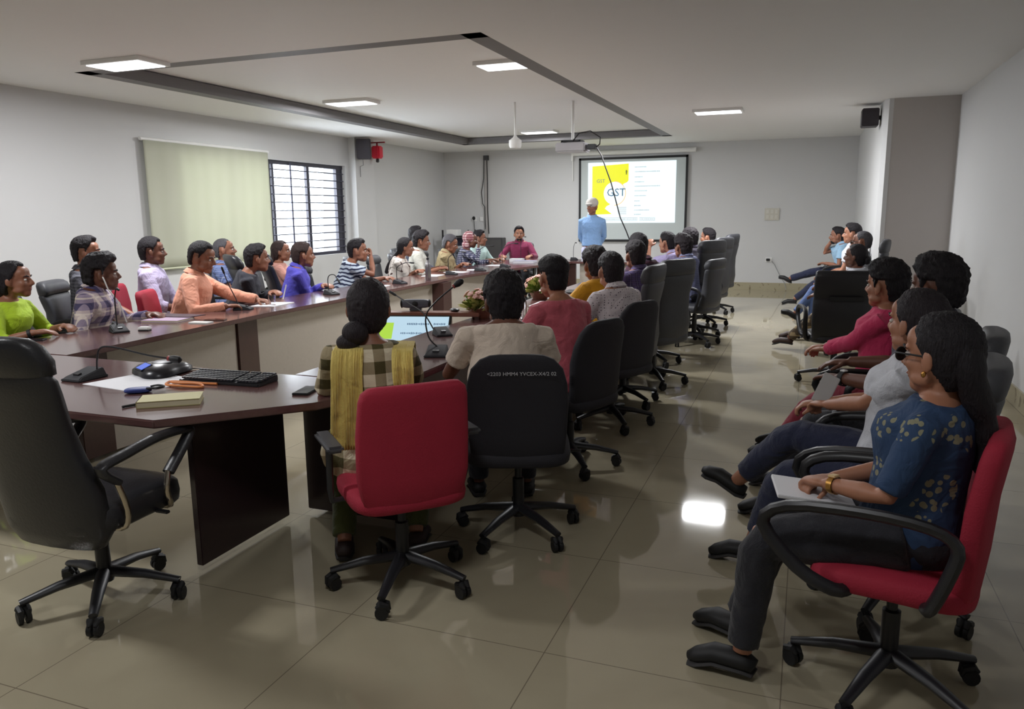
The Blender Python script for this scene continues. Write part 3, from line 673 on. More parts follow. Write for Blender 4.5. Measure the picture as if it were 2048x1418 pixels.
def person(key, label, head, face, hh=None, lean=8, pit=0, ske='b', hair='short', hc='black', shirt=None, sleeve='long', pants=None, shoes=M_black,
           hands=None, feet=None, curl=(0.4, 0.4), girth=1.0, female=False, seat=0.47, near=False, stand=False, kurta=False, group=None, beard=False, glasses=False, name='person', lap=False, back=None, armpole=None, palm=None, neckw=1.0, nods=None, nofeet=False):
    hx, hy, hz = head; th = radians(face); hyaw = radians((hh if hh is not None else face)-face)
    la = radians(lean)
    hipz = (seat+0.09) if not stand else 0.92
    # scale from head-top height
    up = Vector((0, sin(la), cos(la))); upn = Vector((0, sin(la*1.1+0.06), cos(la*1.1+0.06)))
    k = (hz-hipz-0.117)/(cos(la)*0.52+0.135)
    k = max(0.80, min(1.12, k)); sw = (0.90 if female else 1.0)*min(1.05, max(0.93, k)); kk = sw
    hip = Vector((0, 0, hipz)); S = lambda t: hip+up*(t*k)
    neck = S(0.515); hc_ = neck+upn*(0.135*k)+Vector((0, 0.012, 0)); hc_.z = hz-(0.118+{'short': .026, 'full': .040, 'messy': .040, 'flat': .022, 'fade': .018, 'bald': 0, 'buzz': .006}.get(hair, .014))*(1.03 if female else 1.08)
    # place so the head centre lands at (hx,hy)
    fx, fy = -sin(th), cos(th)
    loc = Vector((hx-fx*hc_.y, hy-fy*hc_.y, 0))
    root = empty(name, loc, th); tag(root, label, 'person', group)
    inv = (Matrix.Translation(loc) @ Matrix.Rotation(th, 4, 'Z')).inverted()
    LW = lambda p: inv @ Vector(p)
    g = girth
    shw = 0.165*sw*(1 if g < 1.1 else 1.06 if g < 1.2 else 1.16)
    side = Vector((1, 0, 0))
    sh = [S(0.425)+side*(s*shw) for s in (-1, 1)]
    ua, fa = 0.285*kk, 0.255*kk
    # hand targets
    presets = {'table': [(-0.15, 0.38, 0.80), (0.15, 0.38, 0.80)], 'lap': [(-0.12, 0.36, hipz+0.10), (0.12, 0.36, hipz+0.10)],
               'folded': [(0.10, 0.36, 0.82), (-0.10, 0.34, 0.80)], 'clasp': [(-0.03, 0.42, hipz+0.12), (0.03, 0.42, hipz+0.12)],
               'back': [(-0.06, -0.17, 0.90), (0.06, -0.17, 0.90)], 'armrest': [(-0.27, 0.18, 0.72), (0.27, 0.18, 0.72)]}
    hd = hands if hands is not None else 'table'
    if isinstance(hd, str): tg = [Vector(p) for p in presets[hd]]
    else:
        tg = []
        for i, q in enumerate(hd):
            if q is None: tg.append(Vector(presets['lap'][i]))
            elif q[0] == 'w': tg.append(LW(q[1:]))
            elif isinstance(q, str): tg.append(Vector(presets[q][i]))
            else: tg.append(Vector(q))
    wr = []; el = []
    for i, s in enumerate((-1, 1)):
        pole = Vector((s*0.55, -0.5, -0.7)) if armpole is None or armpole[i] is None else Vector(armpole[i])
        if hd == 'back': pole = Vector((s*1, -0.3, 0))
        e_, w_ = ik(sh[i], tg[i], ua, fa, pole); el.append(e_); wr.append(w_)
    # legs
    hj = [hip+side*(s*0.088*sw*min(g, 1.15)) for s in (-1, 1)]
    tl, sl = 0.46*min(1.0, max(kk, .92)), 0.44*min(1.0, max(kk, .92))
    if stand: ft = [Vector((-0.10, 0.02, 0.085)), Vector((0.10, -0.02, 0.085))]
    elif feet is None or feet == 'sit': ft = [Vector((-0.13, 0.44, 0.085)), Vector((0.13, 0.40, 0.085))]
    elif feet == 'cross': ft = [Vector((0.06, 0.50, 0.085)), Vector((-0.10, 0.66, 0.30))]
    elif feet == 'tuck': ft = [Vector((-0.10, 0.22, 0.085)), Vector((0.12, 0.26, 0.085))]
    else: ft = [LW(q[1:]) if q[0] == 'w' else Vector(q) for q in feet]
    kn = []; an = []
    for i, s in enumerate((-1, 1)):
        kp, ap = ik(hj[i], ft[i], tl, sl, Vector((s*0.12, 1.0, 1.0)) if not stand else Vector((0, 1, 0))); kn.append(kp); an.append(ap)
    # head frame
    Mh = Matrix.Rotation(hyaw, 3, 'Z') @ Matrix.Rotation(radians(pit), 3, 'X')
    hk = 1.03 if female else 1.08
    H = (Mh*hk, hc_)
    vox = 0.0065 if near else 0.0095
    def torso_rings(inf, lo, hi, kneck=1.0):
        prof = [(-0.10, .150*g, .105*g), (-0.04, .172*g, .130*g), (0.04, .168*g, .128*g), (0.14, .150*g, .118*g), (0.24, .150*g, .118*g), (0.33, .162, .122*(.5+.5*g)), (0.40, .168, .115*(.6+.4*g)), (0.455, .162, .092), (0.485, .130, .074), (0.505, .085, .064), (0.525, .062*kneck, .060)]
        if female: prof = [(t, w*(0.94 if t < 0.1 else 0.90), d*(1.0 if t < .1 else (1.08 if .28 < t < .42 else .95))) for t, w, d in prof]
        out = []
        for t, w, d in prof:
            if t < lo-1e-6 or t > hi+1e-6: continue
            c = S(t); ax = up.cross(side)  # forward-ish
            f_ = side.cross(up)*-1
            bk = Vector((0, cos(la), -sin(la)))
            bo = (0.010 if 0.25 < t < 0.42 else 0.0)
            out.append([c+side*((w*sw+inf)*cos(a))+bk*((d*(.93 if a > pi else 1.0)+inf)*sin(a)+bo-(0.012 if t > .4 else 0)) for a in [2*pi*q/24 for q in range(24)]])
        return out
    # ---- body (skin), one continuous surface
    mb = MB(); mb.loft(torso_rings(-0.008, -0.10, 0.53))
    mb.tube([S(0.47), neck, hc_+Mh @ Vector((0, -0.025, -0.05))*1.0], [0.056*neckw*sw, 0.052*neckw*sw, 0.055*neckw*sw], 14)
    head_geo(mb, H)
    for i, s in enumerate((-1, 1)):
        mb.tube([sh[i]-side*(s*0.03), sh[i], sh[i].lerp(el[i], .35), el[i], el[i].lerp(wr[i], .35), wr[i]], [.042*sw, .048*sw, .044*sw, .036*sw, .038*sw, .026*sw], 12)
        fdir = (wr[i]-el[i]).normalized()
        nrm = Vector((0, 0, -1)) if not palm or palm[i] is None else Vector(palm[i])
        hdr = fdir.copy()
        if isinstance(hd, str) and hd in ('table', 'folded') or tg[i].z < 0.84 and abs(fdir.z) < .8: hdr = Vector((fdir.x-s*0.15, fdir.y, fdir.z*0.35-0.08))
        hand_geo(mb, wr[i], hdr, nrm, side*(-s), curl[i], k=(0.92 if female else 1.0), fat=1.0 if near else 1.25)
        mb.tube([hj[i], hj[i].lerp(kn[i], .5), kn[i], kn[i].lerp(an[i], .3), an[i]], [.072*g, .064, .048, .048, .032], 12)
        fd = Vector((fx*0, 1, 0)) if True else 0
        heel = an[i]-Vector((0, 0.03, 0)); 
        toe = Vector((s*0.03, 0.155, -0.055)); 
        if not stand and an[i].z > 0.2: toe = Vector((s*0.0, 0.13, 0.03))
        mb.tube([an[i]+Vector((0, -0.03, -0.045)), an[i]+Vector((0, 0.02, -0.035)), an[i]+toe*0.6, an[i]+toe], [.028, .036, .036, .024], 10, flat=.7)
    body = remesh(mb, 'body', vox, 3); link('body', body, SK[ske], root)
    # ---- clothing
    hem = -0.10 if not stand else 0.04
    sm = MB(); inf = 0.014 if not kurta else 0.018
    sm.loft(torso_rings(inf, hem, 0.50))
    for i, s in enumerate((-1, 1)):
        e_, w_ = el[i], wr[i]; a0 = sh[i]-side*(s*0.045)
        if sleeve == 'long':
            wr_e = e_.lerp(w_, 0.93); sm.tube([a0, sh[i], sh[i].lerp(e_, .5), e_, e_.lerp(w_, .5), wr_e], [.058*sw, .066*sw, .060*sw, .055*sw, .048*sw, .040*sw], 14)
        elif sleeve == 'rolled':
            sm.tube([a0, sh[i], sh[i].lerp(e_, .5), e_, e_.lerp(w_, .3)], [.058*sw, .066*sw, .060*sw, .055*sw, .050*sw], 14)
        elif sleeve == 'elbow':
            sm.tube([a0, sh[i], sh[i].lerp(e_, .5), sh[i].lerp(e_, .92)], [.058*sw, .064*sw, .058*sw, .056*sw], 14)
        elif sleeve == 'half':
            sm.tube([a0, sh[i], sh[i].lerp(e_, .62)], [.058*sw, .066*sw, .066*sw], 14)
    if kurta:   # tunic skirt falling over the thighs
        if stand: sm.tube([hip, hip-Vector((0, 0, .35))], [.17*g, .20*g], 20)
        else:
            for i in (0, 1): sm.tube([hj[i]-Vector((0, .05, 0)), hj[i].lerp(kn[i], .5), hj[i].lerp(kn[i], .92)], [.115*g, .100, .088], 16)
            sm.box(((kn[0]+hj[1])/2), (0.16, 0.34, 0.10))
    me = remesh(sm, 'shirt', vox*1.15, 4); wrinkle(me, 0.009, 9, seed=len(PPL)); me.update()
    sho = link('shirt' if not kurta else 'kurta', me, shirt, root)
    if not kurta and key not in ('R2', 'R3', 'R4', 'S7', 'S8', 'S4', 'S5', 'P1', 'P7', 'P8', 'P10', 'P11', 'P14'):
        c0 = S(0.497); cm = MB(); bk = Vector((0, cos(la), -sin(la)))
        rr = [[c0+up*zz+side*(w*cos(a))+bk*(w*1.0*sin(a)-0.010)-up*(0.020*max(0, sin(a))) for a in [2*pi*q/24 for q in range(24)]] for zz, w in ((-0.008, .082*sw), (0.024, .070*sw), (0.036, .064*sw), (0.030, .072*sw), (0.0, .092*sw))]
        cm.loft(rr, cap=False); cm.build('collar', shirt, sho)
    pm = MB()
    pm.ell(hip-Vector((0, 0.01, 0.01)), (.168*g*sw, .130*g, .115 if not stand else .15), 20, 12)
    for i, s in enumerate((-1, 1)):
        end = kn[i].lerp(an[i], 0.93 if not nofeet else .8)
        pm.tube([hj[i], hj[i].lerp(kn[i], .5), kn[i].lerp(hj[i], .06), kn[i].lerp(an[i], .12), kn[i].lerp(an[i], .55), end], [.098*g, .088*(.6+.4*g), .070, .068, .058, .052], 14)
    me = remesh(pm, 'trousers', vox*1.3, 4); wrinkle(me, 0.008, 8, seed=len(PPL)+5); me.update(); link('trousers', me, pants or cloth('trousers_dark', (40, 42, 56)), root)
    for i, s in enumerate((-1, 1)):
        if shoes is None: break
        toe = Vector((s*0.03, 0.165, -0.055))
        if not stand and an[i].z > 0.2: toe = Vector((0, 0.15, 0.03))
        fm = MB(); dn = Vector((0, 0, -1))
        pts = [an[i]+Vector((0, -0.045, -0.040)), an[i]+Vector((0, -0.01, -0.030)), an[i]+toe*0.55+Vector((0, 0, .004)), an[i]+toe*0.9, an[i]+toe*1.08]
        fm.tube(pts, [.030, .043, .043, .036, .018], 14, flat=.75, up=(0, 0, 1))
        o = fm.build('shoe', shoes, root, ang=80)
        so = MB(); so.tube([p+Vector((0, 0, -0.026)) for p in (pts[0], pts[1], pts[2], pts[3], pts[4])], [.032, .044, .045, .040, .024], 14, flat=.28, up=(0, 0, 1))
        so.build('sole', plain('shoe_sole', (150, 140, 118) if near else (40, 38, 38), 0.7), o)
    # ---- hair and face
    if hair != 'bald':
        vs, fs = hair_mesh('long' if hair in ('bun', 'plait', 'long', 'tied') else hair, seed=len(PPL)*1.7)
        hm = MB(); hm.add([H[1]+H[0] @ v for v in vs], fs)
        if hair == 'bun':
            hm.ell(H[1]+H[0] @ Vector((0, -0.115, -0.035)), (.045, .036, .045), 16, 12)
        if hair in ('plait', 'long'):
            pts = [H[1]+H[0] @ Vector(p) for p in ((0, -0.07, 0.02), (0, -0.085, -0.06))]
            d_ = up*-1; base_ = S(0.44)+Vector((0, -0.125, 0))
            pts += [base_, S(0.34)+Vector((0, -0.15, 0)), S(0.24)+Vector((0, -0.15, 0))]
            hm.tube(smooth_path(pts, 4), ([.064]*4+[.056]*4+[.045]*4+[.032]*4+[.012]) if hair == 'long' else ([.05]*4+[.034]*12+[.012]), 16, flat=.75)
        if hair == 'scarf': pass
        if nods: nods(hm, H)
        hm.build('hair', hairmat('hair_'+hc, HAIR[hc]), root, ang=80)
    em = MB()
    for s in (-1, 1): em.ell(H[1]+H[0] @ Vector((s*0.031, 0.0775, 0.003)), (.0125, .010, .009), 12, 8, Mh)
    em.mat(1)
    for s in (-1, 1): em.ell(H[1]+H[0] @ Vector((s*0.031, 0.0845, 0.003)), (.0056, .004, .0056), 10, 6, Mh)
    em.build('eyes', [plain('eye_white', (200, 192, 186), .3), plain('eye_iris', (24, 16, 12), .2)], root)
    bmh = MB()
    for s in (-1, 1): bmh.tube([H[1]+H[0] @ Vector(p) for p in ((s*0.014, 0.094, 0.022), (s*0.034, 0.090, 0.029), (s*0.052, 0.074, 0.023))], [.0035, .0045, .002], 6)
    bmh.build('eyebrows', hairmat('hair_'+hc, HAIR[hc]), root)
    MB().ell(H[1]+H[0] @ Vector((0, 0.0905, -0.0560)), (.020, .006, .0052), 12, 6, Mh).ell(H[1]+H[0] @ Vector((0, 0.0865, -0.0655)), (.018, .006, .0056), 12, 6, Mh).build('lips', plain('lips', (128, 70, 66), .5), root)
    if beard:
        bb = MB(); bb.ell(H[1]+H[0] @ Vector((0, 0.050, -0.078)), (.052, .044, .036), 18, 10, Mh); bb.ell(H[1]+H[0] @ Vector((0, 0.093, -0.043)), (.026, .009, .006), 12, 6, Mh)
        bb.build('beard', hairmat('hair_'+hc, HAIR[hc]), root)
    if glasses:
        gm = MB(); lm = MB()
        for s in (-1, 1):
            gm.tube([H[1]+H[0] @ Vector((s*0.034+0.024*cos(a), 0.100, 0.002+0.019*sin(a))) for a in [2*pi*q/16 for q in range(17)]], 0.0028, 6)
            gm.tube([H[1]+H[0] @ Vector(p) for p in ((s*0.058, 0.099, 0.008), (s*0.076, 0.075, 0.010), (s*0.084, 0.0, 0.006))], 0.0032, 6)
        gm.tube([H[1]+H[0] @ Vector(p) for p in ((-0.011, 0.101, 0.006), (0.011, 0.101, 0.006))], 0.003, 6)
        q_ = gm.build('spectacles', M_black, root)
        for s in (-1, 1): MB().ell(H[1]+H[0] @ Vector((s*0.034, 0.100, 0.002)), (.024, .0015, .019), 14, 6, Mh).build('lens', M_black if key == 'S8' else plain('lens_clear', (150, 130, 120), .1), q_)
    PPL[key] = dict(root=root, H=H, hips=root.matrix_world, loc=loc, th=th, S=S, wr=wr, el=el, up=up, sh=sh, kn=kn, an=an, sw=sw)
    return root

# ------------------------------------------------------------------ materials of clothes
C_lime = cloth('lime_cloth', (176, 208, 40)); C_orange = cloth('orange_cloth', (232, 160, 132)); C_black = cloth('black_cloth', (34, 36, 48))
C_purple = cloth('violet_blue_cloth', (84, 78, 190)); C_pink = cloth('rose_tshirt', (196, 92, 106)); C_mustard = cloth('mustard_tshirt', (208, 150, 20))
C_beige = cloth('beige_tshirt', (212, 196, 180)); C_maroon = cloth('maroon_cloth', (128, 34, 74)); C_cyan = cloth('pale_cyan_cloth', (186, 212, 208))
C_lav = striped('lavender_shirt', (186, 176, 204), (164, 154, 186), 90, .4, 'x'); C_khaki = striped('khaki_stripe_shirt', (176, 160, 124), (150, 132, 96), 60, .4, 'x')
C_skyblue = cloth('sky_blue_shirt', (132, 168, 214)); C_white = cloth('white_cloth', (206, 208, 216)); C_offwhite = striped('offwhite_stripe_kurta', (216, 208, 200), (84, 62, 60), 11, .13, 'x', .25)
C_cream = cloth('cream_shirt', (206, 206, 196)); C_lilac = cloth('lilac_shirt', (176, 166, 208)); C_bluegrey = plaid('blue_grey_check', (104, 108, 146), (124, 128, 164), (144, 150, 184), 50, 50)
C_greyplaid = plaid('dark_grey_check', (52, 52, 60), (78, 78, 88), (98, 98, 106), 36, 36); C_plaidman = plaid('cream_navy_plaid', (206, 190, 190), (150, 136, 158), (74, 68, 104), 9, 9, .45, (238, 226, 214))
C_blueplaid = plaid('blue_plaid', (66, 80, 122), (88, 104, 150), (120, 136, 178), 22, 22, .5, (150, 160, 190)); C_purpplaid = plaid('purple_plaid', (56, 46, 78), (70, 58, 98), (88, 74, 122), 30, 30, .5, (120, 110, 150))
C_gingham = plaid('olive_gingham', (226, 214, 186), (156, 142, 112), (76, 68, 34), 10, 10); C_breton = striped('navy_white_stripes', (44, 52, 82), (200, 212, 226), 22, .55, 'z', .12)
C_dots = dotted('white_dotted_shirt', (214, 206, 210), (70, 60, 76), 55, .22); C_check = plaid('navy_white_check', (48, 50, 78), (90, 92, 118), (186, 186, 200), 34, 34)
C_magenta = cloth('magenta_kurta', (206, 50, 98)); C_crimson = cloth('crimson_cloth', (130, 24, 48)); C_floral = dotted('blue_kurta_leaf_print', (40, 64, 98), (134, 132, 108), 7, .36, True)
C_peach = cloth('peach_cloth', (206, 150, 136)); C_maroon2 = striped('maroon_dark_shirt', (84, 50, 66), (60, 44, 62), 18, .5, 'z'); C_navy = cloth('navy_trousers', (28, 34, 62)); C_jeans = cloth('blue_jeans', (86, 108, 156))
C_trou = cloth('black_trousers', (26, 26, 34)); C_whitetr = cloth('pale_lilac_trousers', (206, 206, 236)); C_khakitr = cloth('khaki_trousers', (170, 152, 122)); C_olive = cloth('olive_leggings', (70, 74, 30))
C_yellow = cloth('mustard_scarf', (214, 190, 104)); C_charc = cloth('charcoal_shirt', (60, 54, 70)); C_pat = plaid('brown_diamond_print', (66, 54, 42), (84, 70, 54), (150, 132, 100), 12, 12)

DEF = dict(ske='b')
def chair_for(key, style, face, label, group=None, dx=0.0, back=0.0):
    p = PPL[key]; f = Vector((-sin(radians(face)), cos(radians(face)), 0)); q = p['loc']-f*(0.02+back)+Vector((dx, 0, 0))
    return place_chair(style, q.x, q.y, face, label, group)
# ---- left side, front row (facing the middle of the table, turned towards the screen)
person('P1', 'person in a lime green top leaning forearms on the near left end of the table', (-5.02, 3.72, 1.27), -75, -60, lean=14, ske='b', hair='long', female=True, shirt=C_lime, sleeve='rolled', hands='table', pants=C_trou)
chair_for('P1', 'leather', -75, 'black leather chair under the person in lime green')
person('P2', 'man in a cream and navy plaid shirt with a white earphone cord', (-4.90, 4.32, 1.30), -62, -46, lean=14, ske='c', hair='messy', shirt=C_plaidman, hands=[(-0.20, 0.42, .80), (0.16, 0.30, .68)], pants=C_khakitr, pit=0)
chair_for('P2', 'leather', -50, 'black leather chair behind the man in the plaid shirt', back=.12)
person('P5', 'man in a peach orange shirt writing at the table from a red chair', (-4.92, 5.38, 1.34), -62, -72, lean=14, pit=-14, ske='b', hair='flat', shirt=C_orange, sleeve='long', girth=1.18, near=True,
       hands=[('w', -4.56, 5.66, .80), ('w', -4.55, 5.22, .80)], pants=C_trou, curl=(.9, .6))
chair_for('P5', 'red', -62, 'red fabric chair behind the man in the orange shirt', back=.06)
person('P7', 'young man in a black shirt leaning on the table beside the orange shirted man', (-4.95, 6.14, 1.29), -55, -40, lean=20, ske='b', hair='short', shirt=C_black, sleeve='long', hands='folded', pants=C_trou)
chair_for('P7', 'mid', -55, 'black chair under the young man in black')
person('P9', 'person in a violet blue shirt, arms folded on the table before the window', (-4.95, 6.88, 1.28), -55, -42, lean=14, ske='b', hair='flat', hc='brown', shirt=C_purple, sleeve='long', hands='folded', pants=C_trou)
chair_for('P9', 'leather', -38, 'grey topped black leather chair behind the person in violet blue', back=.16)
person('P10', 'man in a navy and white striped polo with one hand raised to his chin', (-4.90, 7.87, 1.28), -60, -62, lean=18, ske='b', hair='short', shirt=C_breton, sleeve='half', girth=1.1, hands=[(-0.12, 0.52, .80), (-.02, 0.36, 1.06)], armpole=(None, (0.5, 0.6, -1)), curl=(.6, 1.3), palm=(None, (0, -1, .2)), pants=C_trou)
chair_for('P10', 'mid', -45, 'dark leather chair behind the man in the striped polo', back=.14)
place_chair('leather', -5.35, 7.30, -40, 'empty black leather chair between the violet shirt and the striped polo')
place_chair('mid', -5.30, 8.75, -50, 'empty dark chair right of the man in the striped polo')
person('P11', 'woman with long dark hair in a white striped kurta reading at the table', (-4.95, 9.12, 1.25), -75, -62, lean=16, pit=-8, ske='b', hair='plait', female=True, shirt=C_offwhite, sleeve='elbow', hands='folded', pants=C_white)
chair_for('P11', 'mid', -75, 'black chair under the woman in the white striped kurta')
person('P12', 'man in a cream white shirt bent over papers next to the long haired woman', (-5.02, 9.72, 1.335), -68, -62, lean=10, pit=-4, ske='b', hair='full', shirt=C_cream, sleeve='rolled', hands='table', pants=C_trou)
chair_for('P12', 'mid', -68, 'black chair under the man in the cream white shirt')
person('P13', 'grey haired man in a khaki striped shirt looking down at the table', (-4.95, 10.5, 1.25), -75, -72, lean=14, pit=-16, ske='b', hair='flat', hc='grey', shirt=C_khaki, sleeve='elbow', hands='folded', pants=C_trou)
chair_for('P13', 'mid', -75, 'black chair under the grey haired man in khaki')
person('P14', 'person in a navy checked top with a chequered scarf around the head', (-4.92, 11.18, 1.265), -80, -75, lean=14, pit=-10, ske='c', hair='buzz', shirt=C_check, sleeve='long', hands=[(-0.1, 0.45, .80), (0.04, 0.30, 1.02)], armpole=(None, (0.5, .6, -1)), curl=(.5, 1.0), palm=(None, (0, -1, 0)), pants=C_trou, female=True)
chair_for('P14', 'mid', -80, 'black chair under the person with the chequered scarf')
person('P15', 'man in a pale cyan shirt sitting left of the man in maroon', (-5.08, 11.92, 1.285), -100, -70, lean=6, ske='b', hair='short', shirt=C_cyan, sleeve='rolled', hands='table', pants=C_trou)
chair_for('P15', 'mid', -100, 'black chair under the man in pale cyan')
person('P16', 'bearded man in a maroon shirt at the far corner facing the camera', (-4.86, 13.22, 1.32), -165, -158, lean=4, ske='a', hair='short', beard=True, shirt=C_maroon, sleeve='long', girth=1.12, hands=[(-0.24, 0.40, .80), (0.28, 0.38, .80)], pants=C_trou)
chair_for('P16', 'mid', -165, 'black chair under the bearded man in maroon')
# ---- left side, back row by the wall and window
person('P3', 'man in a dark grey checked shirt by the left wall behind the plaid shirted man', (-5.85, 5.02, 1.40), -62, -50, lean=2, ske='b', hair='short', shirt=C_greyplaid, sleeve='half', hands='lap', pants=C_trou)
chair_for('P3', 'mid', -62, 'black chair under the man in dark grey check')
person('P4', 'man in a lavender shirt on a red chair by the left wall', (-5.80, 5.70, 1.37), -62, -48, lean=2, ske='c', hair='flat', shirt=C_lav, sleeve='rolled', girth=1.05, hands='lap', pants=C_khakitr)
chair_for('P4', 'red', -58, 'red fabric chair under the man in lavender by the wall', back=.05)
person('P6', 'balding man in a blue plaid shirt in front of the olive blind', (-5.95, 6.85, 1.31), -70, -52, lean=0, pit=6, ske='b', hair='buzz', hc='grey', shirt=C_blueplaid, sleeve='half', girth=1.1, hands='lap', pants=C_trou)
chair_for('P6', 'mid', -70, 'black chair under the balding man in blue plaid')
person('P8', 'woman with long dark hair in peach sitting under the barred window', (-5.85, 7.70, 1.26), -60, -62, lean=4, ske='b', hair='long', hc='brown', female=True, shirt=C_peach, sleeve='rolled', hands='lap', pants=C_trou)
chair_for('P8', 'mid', -60, 'black chair under the long haired woman in peach')
person('P12b', 'man in a slate grey shirt half hidden behind the man in cream white', (-5.75, 10.95, 1.37), -70, -60, lean=4, ske='b', hair='short', shirt=cloth('slate_shirt', (84, 90, 112)), sleeve='long', hands='lap', pants=C_trou)
chair_for('P12b', 'mid', -70, 'black chair under the man in slate grey behind the front row')
place_chair('leather', -2.61, 2.16, 2, 'empty black leather chair with chrome arm tubes tucked under the near table')
# ---- the man standing at the screen
person('ST', 'standing man in a sky blue shirt and white cap before the projection screen', (-3.52, 13.25, 1.775), 192, 165, lean=0, pit=-6, ske='b', hair='buzz', hc='grey', shirt=C_skyblue, sleeve='long', hands='back', pants=C_whitetr, stand=True, girth=0.95)
# ---- right row, backs to the camera
person('R1', 'woman in olive gingham with a mustard scarf on the red chair', (-1.735, 2.85, 1.29), 24, 24, lean=4, ske='b', hair='tied', hc='dark', female=True, near=True, kurta=True, shirt=C_gingham, sleeve='elbow', pants=C_olive, girth=1.12, hands=[(-0.16, 0.36, .80), (0.12, 0.42, .80)], shoes=plain('slipper_brown', (48, 34, 34), .6), feet=[(-0.16, 0.10, 0.085), (0.16, 0.18, 0.085)])
place_chair('red', -1.53, 2.70, 46, 'red fabric office chair of the woman in olive gingham')
person('R2', 'broad man in a beige t-shirt seen from behind in a black chair', (-1.40, 3.58, 1.28), 26, 30, lean=14, ske='c', hair='full', near=True, shirt=C_beige, sleeve='half', girth=1.3, hands=[(-0.20, 0.44, .80), (0.16, 0.42, .80)], pants=C_trou, neckw=1.15)
R2c = chair_for('R2', 'task', 20, 'black task chair with handwritten number behind the beige t-shirt', back=.04, dx=.05)
person('R3', 'man in a rose pink t-shirt with faded haircut turned to the table', (-1.45, 4.55, 1.295), 55, 44, lean=12, ske='a', hair='fade', near=True, shirt=C_pink, sleeve='half', girth=1.05, hands='table', pants=C_trou)
R3c = chair_for('R3', 'task', 68, 'black task chair behind the rose pink t-shirt', back=.05, dx=-.05)
person('R5', 'man in a white dotted shirt with short dark hair from behind', (-1.33, 5.55, 1.27), 50, 34, lean=12, ske='a', hair='short', hc='dark', shirt=C_dots, sleeve='half', hands='table', pants=C_trou)
R5c = chair_for('R5', 'task', 66, 'black task chair behind the white dotted shirt', back=.05, dx=-.13)
person('R4', 'person in a mustard yellow t-shirt left of the white dotted shirt', (-1.62, 6.20, 1.285), 60, 40, lean=14, ske='b', hair='full', hc='dark', shirt=C_mustard, sleeve='half', hands=[(-0.1, .5, .80), (0.2, .45, .80)], pants=C_trou)
chair_for('R4', 'exec', 86, 'narrow looking high back grey chair behind the mustard t-shirt', back=.10)
person('R6', 'man in a purple plaid shirt in the middle of the right row', (-1.46, 7.05, 1.30), 50, 34, lean=10, ske='b', hair='short', hc='dark', shirt=C_purpplaid, sleeve='long', hands='table', pants=C_trou)
chair_for('R6', 'exec', 62, 'high back grey chair with small white sticker behind purple plaid', back=.10)
person('R7', 'man in a dark maroon shirt beyond the purple plaid shirt', (-1.62, 7.95, 1.34), 60, 34, lean=14, ske='c', hair='short', shirt=C_maroon2, sleeve='long', hands='table', pants=C_trou)
chair_for('R7', 'mid', 74, 'mid back grey chair behind the dark maroon shirt', back=.08, dx=-.08)
person('R9', 'man in a blue grey checked shirt on the right row near the tall chairs', (-1.36, 9.25, 1.30), 60, 46, lean=8, ske='b', hair='full', hc='dark', shirt=C_bluegrey, sleeve='half', hands='table', pants=C_trou)
chair_for('R9', 'mid', 74, 'mid back grey chair under the blue grey checked shirt', back=.06)
person('R8', 'man in a lilac shirt raising his left hand over the table', (-1.66, 9.95, 1.30), 75, 62, lean=16, ske='a', hair='short', shirt=C_lilac, sleeve='half', hands=[(-0.05, .42, 1.10), (0.2, .45, .80)], armpole=((-.5, .6, -1), None), curl=(.7, .4), pants=C_trou)
chair_for('R8', 'high', 58, 'tall high back grey chair behind the lilac shirt', dx=0, back=.22)
person('R10', 'person with bushy dark hair turned away near the far tall chairs', (-1.50, 10.85, 1.335), 60, 40, lean=8, ske='b', hair='full', hc='dark', shirt=C_charc, sleeve='long', hands='table', pants=C_trou)
chair_for('R10', 'high', 68, 'tall high back grey chair second from the far end of the row', back=.14)
person('R11', 'man with dark hair at the far end of the right row glancing left', (-1.42, 12.2, 1.30), 80, 75, lean=0, ske='a', hair='short', shirt=C_white, sleeve='half', hands='armrest', pants=C_trou)
chair_for('R11', 'high', 76, 'tall high back grey chair at the far end of the row', back=.10)
# ---- row of seats along the right wall
person('S8', 'woman in a blue leaf print kurta with dark glasses on a red chair', (0.39, 2.56, 1.255), 74, 52, lean=-6, pit=-4, ske='a', hair='long', hc='black', female=True, near=True, kurta=False, shirt=C_floral, sleeve='elbow', girth=1.08, pants=C_trou, glasses=True,
       hands=[('w', 0.10, 2.55, .69), ('w', 0.12, 2.64, .68)], curl=(1.1, 1.1), feet=[('w', -0.13, 2.50, .085), ('w', -0.16, 2.72, 0.085)])
chair_for('S8', 'redloop', 78, 'red chair with black loop arms under the woman in blue', back=-.05)
person('S7', 'woman in a white top and navy trousers with crossed legs', (0.40, 3.20, 1.265), 78, 46, lean=-6, ske='a', hair='long', hc='dark', female=True, near=True, shirt=C_white, sleeve='half', pants=C_navy, hands=[('w', 0.10, 3.40, .74), ('w', 0.10, 3.50, .73)], curl=(.8, .8), feet=[('w', -0.16, 3.40, .085), ('w', -0.25, 3.60, 0.30)], nofeet=True)
chair_for('S7', 'mid', 82, 'black chair with loop arms under the woman in white', back=.02)
person('S6', 'man with black hair in a charcoal shirt wearing a square watch', (0.56, 3.97, 1.36), 82, 50, lean=-6, ske='c', hair='full', near=True, shirt=C_charc, sleeve='half', pants=C_trou, hands=[('w', 0.18, 4.02, .74), ('w', 0.24, 4.36, .76)], curl=(.25, .35), feet=[('w', -0.08, 4.0, .085), ('w', -0.06, 4.4, .085)])
chair_for('S6', 'mid', 82, 'black chair under the man in the charcoal shirt', back=.02)
